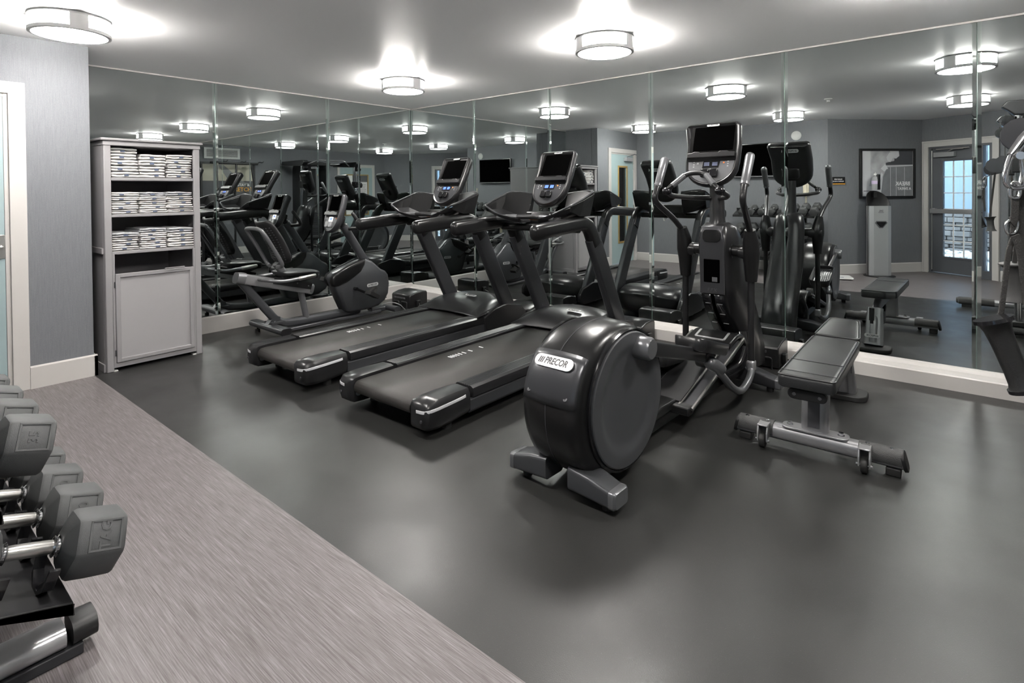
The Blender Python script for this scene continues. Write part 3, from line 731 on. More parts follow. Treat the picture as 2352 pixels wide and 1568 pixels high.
    b = MB(); b.prism([(-.20, 1.075), (.20, 1.075), (.19, 1.18), (-.19, 1.18)], 'y', 1.61, 1.69); b.build('tray_bridge', 'black', t, smooth=40, bevel=.02, seg=3)
    th = radians(28.8)
    n = Vector((0, -cos(th), sin(th)))
    T = frame((-.02, 1.655, 1.218), (1, 0, 0), n)
    console(t, T)
    # mains lead
    return t
t1 = make_treadmill('black treadmill nearest the camera, beside the elliptical, with its rear end facing the photographer')
t1.location = (3.065, -2.83, 0); t1.scale = (.94, 1, 1)
t0 = copy_tree(t1); t0.location = (1.885, -2.86, 0); t0['label'] = 'black treadmill on the left, between the recumbent bike and the nearer treadmill'
for t in (t1, t0): t['group'] = 'treadmills facing the mirror wall'
# ------------------------------------------------------------------ recumbent bike (forward = +y), origin under its middle
def make_bike():
    t = thing('recumbent_bike', 'grey recumbent exercise bike standing along the left mirror wall', 'exercise bike', (.60, 0, 0))
    X = 0
    # rear stabiliser
    b = MB(); b.tube([(-.31, -2.24, .085), (.31, -2.24, .085)], 1., sq=(.105, .058, .028), up=(0, 0, 1)); foot = b.build('rear_stabiliser', 'graph', t, smooth=50)
    b = MB(); b.prism([(x - 0, z) for x, z in rrect(.105, .058, .028)], 'x', .308, .316); b.T = Matrix()
    for v in b.bm.verts: v.co.y += -2.24; v.co.z += .085
    b.build('end_cap', 'char', foot)
    for s in (-1, 1):
        b = MB(); b.cyl((s * .24, -2.24, 0), (s * .24, -2.24, .03), .022, n=14); b.cyl((s * .24, -2.24, .03), (s * .24, -2.24, .06), .008, n=8); b.build('levelling_foot', 'rubberb', foot)
    # main frame tube: seat rail end -> down -> along the floor to the housing
    P = fillet([(0, -2.50, .545), (0, -2.16, .11), (0, -1.98, .085), (0, -1.25, .085)], .16, 8)
    b = MB(); b.tube(P, 1., sq=(.062, .075, .026), up=None); b.build('main_tube', 'graph', t, smooth=50)
    b = MB(); b.box((0, -2.19, .125), (.16, .12, .016)); b.prism([(-2.27, .115), (-2.15, .115), (-2.15, .17), (-2.20, .19)], 'x', -.032, .032)
    for s in (-1, 1): b.cyl((s * .055, -2.22, .13), (s * .055, -2.22, .145), .012, n=8)
    b.build('foot_bracket', 'graph', t, smooth=30)
    b = MB(); b.cyl((0, -1.86, .09), (0, -1.93, .42), .030); b.build('support_post', 'gunl', t)
    b = MB(); b.box((-.06, -1.72, .035), (.05, 1.0, .05)) if False else b.box((0, -1.55, .032), (.12, 1.1, .03)); b.build('base_plate', 'graph', t, bevel=.006)
    # front stabiliser
    b = MB(); b.tube([(-.22, -.90, .055), (.22, -.90, .055)], 1., sq=(.08, .06, .028), up=(0, 0, 1)); b.build('front_stabiliser', 'graph', t, smooth=50)
    b = MB(); b.box((0, -1.0, .05), (.10, .22, .05)); b.build('front_bracket', 'graph', t, bevel=.01)
    # seat rail: silver aluminium box with end caps
    d = Vector((0, .67, -.185)).normalized(); a = Vector((0, -2.50, .575)); e = a + d * .70
    up = d.cross(Vector((1, 0, 0))); up = up if up.z > 0 else -up
    b = MB(); b.tube([a, e], 1., sq=(.105, .095, .012), up=up); rail = b.build('seat_rail', 'silver', t, smooth=40)
    b = MB(); b.tube([a - d * .05, a + d * .02], [.96, 1.08], sq=(.112, .102, .03), up=up); b.build('end_cap', 'gunl', rail, smooth=40); b = MB(); b.tube([e - d * .02, e + d * .015], 1., sq=(.112, .102, .03), up=up); b.build('end_cap', 'gunl', rail, smooth=40)
    for s in (-1, 1):
        b = MB(); b.T = frame(a + d * .49 + Vector((s * .058, 0, .030)), d, (s, 0, 0)); sg = 1
        b.box((0, 0, 0), (.40, .065, .006)); pl = b.build('carriage_plate', 'char', rail, smooth=0)
        for q in (-.17, -.13, .04, .16, .185):
            b = MB(); b.T = frame(a + d * (.49 + q) + Vector((s * .062, 0, .028 if abs(q) > .1 else .038)), d, (s, 0, 0)); b.lathe([(.009, 0), (.008, .004), (.001, .005)], n=10); b.build('bolt', 'chrome', rail)
    # seat
    b = MB(); R = []
    for y, w, z, h in ((-2.15, .10, .585, .02), (-2.14, .155, .575, .045), (-2.07, .185, .572, .058), (-1.97, .19, .568, .06), (-1.87, .17, .562, .06), (-1.79, .13, .552, .055), (-1.765, .08, .548, .03)):
        R.append([(x, y, z + zz * h + .02 * (abs(x) / .19) ** 2) for x, zz in [(w * cos(q), .5 * sin(q) * (1 if sin(q) > 0 else 1.1)) for q in [2 * pi * k / 20 for k in range(20)]]])
    b.rings(R); seat = b.build('seat_cushion', 'leather', t, smooth=60)
    b = MB(); b.box((0, -1.93, .525), (.20, .30, .05)); b.build('seat_base', 'char', seat, bevel=.01)
    # side handles: tube looping round the seat
    P = fillet([(.10, -2.36, .555), (.24, -2.34, .555), (.25, -2.22, .535), (.255, -1.93, .555)], .07, 6)
    for s in (-1, 1):
        b = MB(); b.tube([(s * p.x, p.y, p.z) for p in P], .0165); h = b.build('side_handle', 'gunl', t)
        b = MB(); b.tube([(s * .2545, -2.07, .5455), (s * .255, -1.92, .556)], .0195, round_ends=True); b.build('contact_sensor', 'brushed', h)
    b = MB(); b.tube([(-.12, -2.36, .555), (.12, -2.36, .555)], .0165); b.build('handle_crossbar', 'gunl', t)
    # back frame and back rest
    b = MB(); b.tube([(0, -2.06, .53), (0, -2.17, .68)], 1., sq=(.075, .065, .02)); b.build('backrest_post', 'gunl', t, smooth=40)
    L0, L1 = Vector((0, -2.165, .66)), Vector((0, -2.36, 1.05)); dd = (L1 - L0)
    def bp(u, v, o=0): 
        n = Vector((0, .89, .45)); p = L0 + dd * v + n * o; return (u, p.y, p.z)
    P = smoothpts([bp(-.07, .02, -.03), bp(-.15, .06, -.01), bp(-.155, .45, -.015), bp(-.15, .86, -.03), bp(-.10, .97, -.04), bp(.10, .97, -.04), bp(.15, .86, -.03), bp(.155, .45, -.015), bp(.15, .06, -.01), bp(.07, .02, -.03)], 5)
    b = MB(); b.tube(P, .0175); b.build('backrest_frame', 'gunl', t)
    b = MB(); rows = []
    for i in range(13):
        v = .02 + 1.02 * i / 12; w = .185 - .035 * (i / 12) ** 2 - (.03 if i in (0, 12) else 0); row = []
        for j in range(9):
            u = -1 + 2 * j / 8; row.append(bp(u * w, v, .03 + .045 * u * u + .02 * sin(v * 3)))
        rows.append(row)
    b.grid(rows); br = b.build('backrest', 'blackm', t, solid=.022, smooth=60)
    b = MB()
    for i in range(14):
        v = .10 + .06 * i
        for j in range(7):
            u = -.75 + .25 * j; q = frame(bp(u * .165, v, .0175 + .045 * u * u + .02 * sin(v * 3) - .001 + .0), (1, 0, 0), (0, -.9, -.42)); 
            b.T = q; b.prism(rrect(.030, .009, .004, 1), 'z', -.001, .002)
    b.build('mesh_slots', 'graph', br, smooth=0)
    # housing
    prof = [(-1.62, .46), (-1.60, .50), (-1.56, .525), (-1.42, .575), (-1.26, .625), (-1.19, .63), (-1.12, .60), (-1.0, .50), (-.94, .47), (-.91, .43), (-.895, .33), (-.91, .22), (-.96, .145), (-1.05, .10), (-1.20, .082), (-1.40, .085), (-1.46, .11), (-1.55, .30)]
    b = MB(); R = []
    for x, d_ in ((-.085, .028), (-.075, .008), (-.055, 0), (.055, 0), (.075, .008), (.085, .028)): R.append([(x, p[0], p[1]) for p in inset(prof, d_)])
    b.rings(R); hs = b.build('drive_housing', 'graph', t, smooth=50)
    prof2 = [(-1.623, .43), (-1.618, .475), (-1.59, .512), (-1.42, .580), (-1.26, .630), (-1.215, .632), (-1.222, .57), (-1.27, .50), (-1.36, .45), (-1.45, .405), (-1.55, .375), (-1.60, .385)]
    for s in (-1, 1):
        b = MB(); b.rings([[(s * x, p[0], p[1]) for p in inset(prof2, d_)] for x, d_ in ((.04, -.002), (.078, .002), (.088, .010), (.092, .026))]); b.build('dark_shroud', 'black', hs, smooth=50)
        badge(hs, frame((s * .0865, -1.13, .345), (0, s, .04 * s), (s, 0, 0)), .145, .036)
    b = MB(); 
    for q in ((-1.25, .56), (-.95, .40), (-.95, .18), (-1.36, .155)): b.cyl((.082, q[0], q[1]), (.0865, q[0], q[1]), .006, n=8)
    b.build('screw', 'ink', hs)
    # cranks, pedals
    cy_, cz = -1.36, .335
    for s, an in ((1, -26), (-1, 154)):
        dx = Vector((0, cos(radians(an)), sin(radians(an)))); ax = .12
        b = MB(); b.cyl((s * .08, cy_, cz), (s * (ax + .012), cy_, cz), .017); b.tube([(s * ax, cy_, cz), Vector((s * ax, cy_, cz)) + dx * .17], 1., sq=(.014, .026, .006)); cr = b.build('crank_arm', 'blackg', t)
        pc = Vector((s * (ax + .065), cy_, cz)) + dx * .17
        b = MB(); b.cyl((pc.x - s * .06, pc.y, pc.z), (pc.x + s * .05, pc.y, pc.z), .008, n=10); b.T = Matrix.Translation(pc) @ Matrix.Rotation(radians(-30), 4, 'X'); b.box((0, 0, 0), (.10, .125, .042)); pd = b.build('pedal', 'rubberb', cr, bevel=.006)
        b = MB(); b.T = Matrix.Translation(pc) @ Matrix.Rotation(radians(-30), 4, 'X'); b.tube(smoothpts([(-.045, -.02, .015), (-.03, .0, .065), (0, .005, .075), (.03, 0, .065), (.045, -.02, .015)], 4), 1., sq=(.035, .004, .001), up=(0, 1, 0)); b.build('pedal_strap', 'rubberb', cr)
    # mast and handlebar, console
    b = MB(); b.tube([(0, -1.14, .56), (0, -1.43, 1.00)], 1., sq=(.085, .07, .03), up=(1, 0, 0)); b.build('mast', 'graph', t, smooth=50)
    P = fillet([(-.22, -1.46, 1.13), (-.24, -1.36, .98), (0, -1.38, .96), (.24, -1.36, .98), (.22, -1.46, 1.13)], .07, 6)
    b = MB(); b.tube(P, .019, round_ends=True); b.build('handlebar', 'blackm', t)
    th = radians(17)
    console(t, frame((0, -1.60, .935), (1, 0, 0), (0, -cos(th), sin(th))), W=.27, L=.42, face='faceg', rim='gun', lcds=1)
    b = MB(); b.tube([(0, -1.43, 1.0), (0, -1.50, 1.06)], .035); b.build('console_neck', 'blackm', t)
    return t
bike = make_bike()
# ------------------------------------------------------------------ elliptical trainer; local y forward (= towards the mirrors), origin under its middle
def make_elliptical():
    t = thing('elliptical_trainer', 'black elliptical trainer with round flywheel housing in the middle of the room', 'elliptical trainer', (4.345, -1.80, 0), -2)
    Y = lambda w: w + 1.80       # world-like y to local y
    # rear foot
    for s in (-1, 1):
        b = MB(); R = []
        for x, zt, zb, h in ((.06, .150, .05, .065), (.16, .135, .042, .062), (.262, .105, .032, .056)):
            R.append([(s * x, Y(-2.745) + q[0], (zt + zb) / 2 + q[1]) for q in rrect(h * 2, zt - zb, .016, 3)])
        b.rings(R); ft = b.build('rear_foot', 'graph', t, smooth=40)
        b = MB(); b.rings([[(s * x, Y(-2.745) + q[0], .0685 + q[1]) for q in rrect(.112 * f, .074 * f, .016 * f, 3)] for x, f in ((.258, 1.03), (.280, 1.03), (.290, .86))]); b.build('end_cap', 'gunl', ft, smooth=40)
        b = MB(); b.cyl((s * .22, Y(-2.745), 0), (s * .22, Y(-2.745), .04), .022, n=14); b.build('levelling_foot', 'rubberb', ft)
    # flywheel housing
    C = Vector((0, Y(-2.48), .385))
    def outline(k=56):
        pts = []
        for i in range(k):
            a = 2 * pi * i / k; c_, s_ = cos(a), sin(a)
            ry = .395 if c_ < 0 else .325; rz = .330 if s_ > 0 else .350
            e = .92
            pts.append((C.y + ry * (abs(c_) ** e) * (1 if c_ > 0 else -1), C.z + rz * (abs(s_) ** e) * (1 if s_ > 0 else -1)))
        return pts
    ol = outline()
    b = MB(); R = []
    for x, d in ((-.158, .075), (-.155, .045), (-.146, .022), (-.125, .006), (-.09, -.004), (0, -.010), (.09, -.004), (.125, .006), (.146, .022), (.155, .045), (.158, .075)):
        R.append([(x, p[0], p[1]) for p in inset(ol, d)])
    b.rings(R); hs = b.build('flywheel_housing', 'black', t, smooth=50)
    # seams on the housing
    for d_, xs in ((0, (0.0,)),):
        b = MB(); P = [(0, p[0], p[1]) for p in inset(ol, -.0105)]; k = len(P)
        P = [P[i % k] for i in range(int(k * .22), int(k * .66))]; b.tube(P, .0016, n=6); b.build('seam', 'ink', hs)
    # upper rear cover plate with the logo
    idx = [i for i in range(56) if .375 * 56 <= i <= .475 * 56]
    b = MB(); rows = []
    for x, d in ((-.142, .014), (-.134, .006), (-.118, -.0015), (-.09, -.0075), (0, -.0135), (.09, -.0075), (.118, -.0015), (.134, .006), (.142, .014)):
        q = inset(ol, d); rows.append([(x, q[i][0], q[i][1]) for i in range(21, 28)])
    b.grid(rows); pl = b.build('rear_cover', 'gun', hs, solid=.004, smooth=50)
    q = inset(ol, -.0165); p0, p1, p2 = Vector((0, *q[21])), Vector((0, *q[22])), Vector((0, *q[24]))
    pm = (p1 + Vector((0, *q[23]))) / 2; tz = (p1 - Vector((0, *q[23]))).normalized(); nn = Vector((1, 0, 0)).cross(tz)
    badge(hs, frame(pm + nn * .001, (1, 0, 0), nn), .205, .055)
    for s in (-1, 1):
        pp = Vector((s * .098, *inset(ol, -.0065)[26])); b = MB(); b.T = frame(pp, (1, 0, 0), nn); b.lathe([(.010, -.004), (.010, .002), (.004, .0025), (.001, .001)], n=14); b.build('screw', 'ink', hs)
    # side discs
    for s in (-1, 1):
        Rd = .312
        b = MB(); b.lathe([(Rd + .012, s * .150), (Rd + .012, s * .168), (Rd + .006, s * .174), (Rd + .001, s * .172), (Rd - .001, s * .160)], (0, C.y, C.z - .005), 'x', 64); b.build('disc_rim', 'blackg', hs)
        b = MB(); b.lathe([(Rd - .004, s * .158), (Rd - .004, s * .176), (Rd - .009, s * .180), (Rd * .84, s * .182), (Rd * .80, s * .181), (Rd * .75, s * .177), (Rd * .70, s * .1705), (Rd * .64, s * .1665), (Rd * .5, s * .1655), (.001, s * .1650)], (0, C.y, C.z - .005), 'x', 64); b.build('crank_disc', 'disc', hs, smooth=30)
        # crank cap, link arm
        an = radians(68) if s > 0 else radians(248)
        hub = Vector((s * .20, C.y + .235 * cos(an), C.z + .235 * sin(an)))
        b = MB(); b.lathe([(.001, s * -.045), (.050, s * -.045), (.054, s * -.035), (.054, s * .035), (.045, s * .048), (.001, s * .05)], hub, 'x', 32); cap = b.build('crank_cap', 'gunl', t, smooth=40)
        joint = Vector((s * .175, Y(-1.62), .385)) if s > 0 else Vector((s * .175, Y(-1.50), .185))
        b = MB(); b.tube([hub + Vector((0, .0, 0)), joint], 1., sq=(.038, .072, .010), up=(0, 0, 1)); arm = b.build('link_arm', 'char', t, smooth=40)
        # pedal with raised edges
        d = (joint - hub).normalized(); pc = joint + Vector((s * -.01, -.02, .055)) if s > 0 else joint + Vector((.03, .02, .10))
        pit = radians(-16 if s > 0 else -6)
        b = MB(); b.T = Matrix.Translation(pc) @ Matrix.Rotation(pit, 4, 'X') @ Matrix.Scale(1, 4)
        w, l = .092, .205
        def pr_(dd, z): return [(x, y, z) for x, y in inset(rrect(2 * w, 2 * l, .055, 5), dd)]
        b.rings([pr_(.02, -.03), pr_(.008, -.026), pr_(0, 0), pr_(-.004, .035), pr_(0, .040), pr_(.008, .036), pr_(.012, .004), pr_(.02, 0)])
        pd = b.build('pedal', 'char', t, smooth=50)
        b = MB(); b.T = Matrix.Translation(pc) @ Matrix.Rotation(pit, 4, 'X')
        for k in range(-3, 4): b.box((k * .019, 0, .002), (.007, .32, .004))
        b.build('tread_ribs', 'gun', pd, smooth=0)
        b = MB(); b.box(pc + Vector((0, .05, -.055)), (.07, .14, .05)); b.build('pedal_bracket', 'blackm', t, bevel=.008)
        # roller wheel under the pedal and lower arm link
        b = MB(); b.lathe([(.001, -.03), (.036, -.03), (.040, -.022), (.040, .022), (.036, .03), (.001, .03)], (s * .085, joint.y + .17, joint.z - .085), 'x', 24); b.build('roller_wheel', 'rubberb', t)
        j2 = Vector((s * .225, joint.y + .02, joint.z - .06))
        b = MB(); b.tube([j2 + Vector((-s * .02, -.01, .02)), j2 + Vector((s * .01, .05, -.02))], [.040, .034], round_ends=True); b.build('link_joint', 'gunl', t, smooth=50)
        foot_y, fz = Y(-1.0), .20
        b = MB(); P = smoothpts([j2, j2 + Vector((s * .015, .08, -.075)), j2 + Vector((s * .03, .19, -.165 if s > 0 else -.05)), (s * .252, Y(-1.27), .105), (s * .245, Y(-1.13), .118), (s * .235, Y(-1.04), .150), (s * .225, Y(-1.0), .185)], 6)
        b.tube(P, .0215); b.build('curved_link', 'gunl', t)
        b = MB(); b.box((s * .225, Y(-1.0), .19), (.05, .06, .07)); b.build('link_socket', 'silver', t, bevel=.012)
        # swinging arm: lower pole, yoke, upper handle
        b = MB(); b.tube([(s * .225, Y(-1.0), .16), (s * .225, Y(-.995), .80)], .0215); b.build('lower_arm', 'char', t)
        b = MB(); b.tube([(s * .225, Y(-.995), .74), (s * .226, Y(-.995), .86), (s * .226, Y(-1.0), .93), (s * .228, Y(-1.01), 1.0), (s * .232, Y(-1.035), 1.08)], [.036, .047, .056, .050, .034], n=20); yk = b.build('arm_yoke', 'black', t, smooth=60)
        b = MB(); b.lathe([(.001, s * .268), (.040, s * .266), (.046, s * .258), (.048, s * .18), (.040, s * .15)], (0, Y(-.995), .93), 'x', 28); b.build('pivot_cap', 'char', yk, smooth=40)
        b = MB(); P = smoothpts([(s * .231, Y(-1.03), 1.06), (s * .250, Y(-1.14), 1.15), (s * .280, Y(-1.29), 1.245), (s * .288, Y(-1.325), 1.29), (s * .287, Y(-1.305), 1.345), (s * .285, Y(-1.27), 1.40)], 5)
        b.tube(P, .0195); up_ = b.build('upper_arm', 'char', t)
        b = MB(); b.tube([(s * .2855, Y(-1.285), 1.375), (s * .285, Y(-1.19), 1.545)], [.0255, .0285], round_ends=True, n=18); b.tube([(s * .2855, Y(-1.288), 1.37), (s * .2855, Y(-1.280), 1.384)], .0275, n=18); b.build('foam_grip', 'gunl', up_, smooth=60)
    # base rail
    b = MB(); b.tube([(0, Y(-2.25), .075), (0, Y(-.62), .075)], 1., sq=(.115, .085, .014), up=(0, 0, 1)); b.build('base_rail', 'black', t, smooth=40)
    b = MB(); b.prism([(Y(-2.2), .10), (Y(-1.95), .155), (Y(-1.70), .150), (Y(-1.66), .11)], 'x', -.075, .075); b.build('rail_cover', 'black', t, bevel=.012, seg=3)
    # ramp with two pale guide rails and the curved top cover
    a, e = Vector((0, Y(-1.78), .135)), Vector((0, Y(-1.00), .345))
    b = MB(); b.tube([a, e], 1., sq=(.20, .03, .006), up=(0, 0, 1)); rp = b.build('ramp', 'char', t, smooth=30)
    for s in (-1, 1):
        b = MB(); b.tube([a + Vector((s * .135, -.02, -.02)), e + Vector((s * .135, 0, -.01))], 1., sq=(.085, .014, .005), up=(0, 0, 1)); ch = b.build('roller_channel', 'gun', rp, smooth=30)
        for q in (.096, .176):
            b = MB(); b.tube([a + Vector((s * q, -.03, -.005)), e + Vector((s * q, .0, .012))], .0085, n=10); b.build('guide_edge', 'brushed', rp)
    b = MB(); b.tube(smoothpts([(0, Y(-1.16), .335), (0, Y(-1.02), .365), (0, Y(-.93), .345), (0, Y(-.86), .28)], 4), 1., sq=(.30, .035, .014), up=(0, 0, 1)); tc_ = b.build('ramp_cover', 'black', t, smooth=50)
    b = MB(); b.T = frame((0, Y(-1.085), .374), (1, 0, 0), (0, -.26, .97))
    b.box((0, -.050, .0), (.19, .016, .004)); b.box((-.095, 0, 0), (.014, .10, .004)); b.box((.095, 0, 0), (.014, .10, .004)); b.build('pale_border', 'silverl', tc_, smooth=0)
    b = MB(); b.box((0, Y(-1.80), .115), (.34, .07, .05)); b.build('ramp_crossbar', 'blackm', t, bevel=.01)
    b = MB(); b.tube(smoothpts([(.05, Y(-1.1), .10), (.11, Y(-.95), .14), (.12, Y(-.85), .24), (.09, Y(-.80), .34)], 5), [.05] * 16, n=16); b.build('base_shroud', 'blackg', t, smooth=60)
    # front stabiliser
    for s in (-1, 1):
        b = MB(); R = []
        for x, zt, zb, h in ((.04, .155, .05, .055), (.20, .135, .042, .05), (.345, .098, .032, .045)):
            R.append([(s * x, Y(-.86) + q[0], (zt + zb) / 2 + q[1]) for q in rrect(h * 2, zt - zb, .014, 3)])
        b.rings(R); ft = b.build('front_foot', 'gun', t, smooth=40)
        b = MB(); b.rings([[(s * x, Y(-.86) + q[0], .065 + q[1]) for q in rrect(.092 * f, .068 * f, .014 * f, 3)] for x, f in ((.342, 1.03), (.368, 1.03), (.378, .86))]); b.build('end_cap', 'gunl', ft, smooth=40)
        b = MB(); b.cyl((s * .30, Y(-.86), 0), (s * .30, Y(-.86), .04), .022, n=14); b.build('levelling_foot', 'rubberb', ft)
    # tower
    zs = [.06, .2, .35, .5, .7, .9, 1.02, 1.09, 1.12]
    yr = [-.72, -.73, -.82, -.97, -1.075, -1.085, -1.08, -1.06, -1.03]; yf = [-.40, -.42, -.50, -.60, -.74, -.82, -.86, -.89, -.93]
    wr = [.10, .10, .092, .088, .088, .092, .098, .088, .06]; wf = [.14, .142, .145, .145, .145, .135, .13, .115, .08]
    b = MB(); R = []
    for z, a_, c_, u, v in zip(zs, yr, yf, wr, wf):
        a_, c_ = Y(a_), Y(c_)
        R.append([(-u, a_ + .012, z), (-u + .012, a_, z), (0, a_ - .003, z), (u - .012, a_, z), (u, a_ + .012, z), ((u + v) / 2 + .01, (a_ + c_) / 2, z), (v, c_ - .05, z), (v - .04, c_ - .01, z), (0, c_, z), (-v + .04, c_ - .01, z), (-v, c_ - .05, z), (-(u + v) / 2 - .01, (a_ + c_) / 2, z)])
    b.rings(R); tw = b.build('tower', 'char', t, smooth=60)
    b = MB(); b.tube([(-.20, Y(-.995), .935), (.20, Y(-.995), .935)], .038, n=24); b.tube([(-.11, Y(-.995), .935), (.11, Y(-.995), .935)], .052, n=24); b.build('pivot_axle', 'black', t)
    # user-facing front plate, bottle recess, ticks
    b = MB(); R = []
    for z, o in ((.645, 0), (.66, 0), (.8, 0), (1.0, 0), (1.06, .0), (1.10, .02)):
        y = Y(-1.088 + o); w = .082 if z < 1.05 else .07; R.append([(-w, y + .02, z), (-w, y, z), (w, y, z), (w, y + .02, z)])
    b.rings(R); fp = b.build('front_plate', 'gun', tw, bevel=.006, smooth=40)
    b = MB(); b.box((0, Y(-1.090), .80), (.108, .008, .155)); b.build('bottle_recess', 'screen', tw, bevel=.004)
    b = MB(); b.box((.022, Y(-1.0945), .745), (.035, .002, .03)); b.build('recess_sticker', 'gunl', tw, smooth=0)
    b = MB(); b.prism([(x, z + 1.035) for x, z in rrect(.12, .085, .03, 4)], 'y', Y(-1.096), Y(-1.085)); b.build('accessory_pocket', 'black', tw, smooth=0, bevel=.003)
    b = MB(); text_bm(b, 'E F X', .028, .0006, .2, frame((0, Y(-1.0895), .672), (1, 0, 0), (0, -1, 0))); b.build('lettering', 'ink', tw, smooth=0)
    # curved black scale panel below
    b = MB(); rows = []; zz = [.64, .58, .52, .46, .40, .34, .29]
    yy = [-1.066, -1.04, -1.004, -.955, -.90, -.838, -.805]
    for z, y in zip(zz, yy): rows.append([(-.074, Y(y) - .012, z), (.074, Y(y) - .012, z)])
    b.grid(rows); sp = b.build('scale_panel', 'blackg', tw, solid=.004, smooth=60)
    b = MB(); rows = []
    for z, y in zip(zz, yy): rows.append([(-.012, Y(y) - .0155, z), (.012, Y(y) - .0155, z)])
    b.grid(rows[0:]); b.build('slot', 'screen', tw, solid=.003, smooth=60)
    for k, (z, y) in enumerate(((.575, -1.038), (.50, -.99), (.425, -.925), (.345, -.845))):
        for s in (-1, 1):
            b = MB(); b.box((s * .040, Y(y) - .0155, z), (.036, .003, .0035)); b.build('scale_mark', 'silverl', tw, smooth=0)
    # mast, fixed handlebar, console
    b = MB(); b.tube([(0, Y(-.99), 1.08), (0, Y(-.985), 1.14), (0, Y(-1.0), 1.42)], [.062, .050, .044], n=24); b.build('mast', 'char', t, smooth=50)
    P = fillet([(-.03, Y(-1.02), 1.285), (-.12, Y(-1.15), 1.29), (-.19, Y(-1.30), 1.305), (-.165, Y(-1.40), 1.345), (-.055, Y(-1.33), 1.45), (.055, Y(-1.33), 1.45), (.165, Y(-1.40), 1.345), (.19, Y(-1.30), 1.305), (.12, Y(-1.15), 1.29), (.03, Y(-1.02), 1.285)], .045, 5)
    b = MB(); b.tube(P, .0165); hb = b.build('handlebar', 'char', t)
    for s in (-1, 1):
        b = MB(); b.tube([(s * .135, Y(-1.382), 1.372), (s * .07, Y(-1.342), 1.435)], .0185, n=16); b.build('contact_sensor', 'gunl', hb)
        b = MB(); b.ell((s * .172, Y(-1.385), 1.335), (.03, .036, .028)); b.build('handlebar_elbow', 'blackg', hb)
    th = radians(17)
    console(t, frame((0, Y(-1.13), 1.36), (1, 0, 0), (0, -cos(th), sin(th))), W=.365, L=.455, face='gunl', lcdm='lcdd')
    return t
ell = make_elliptical()

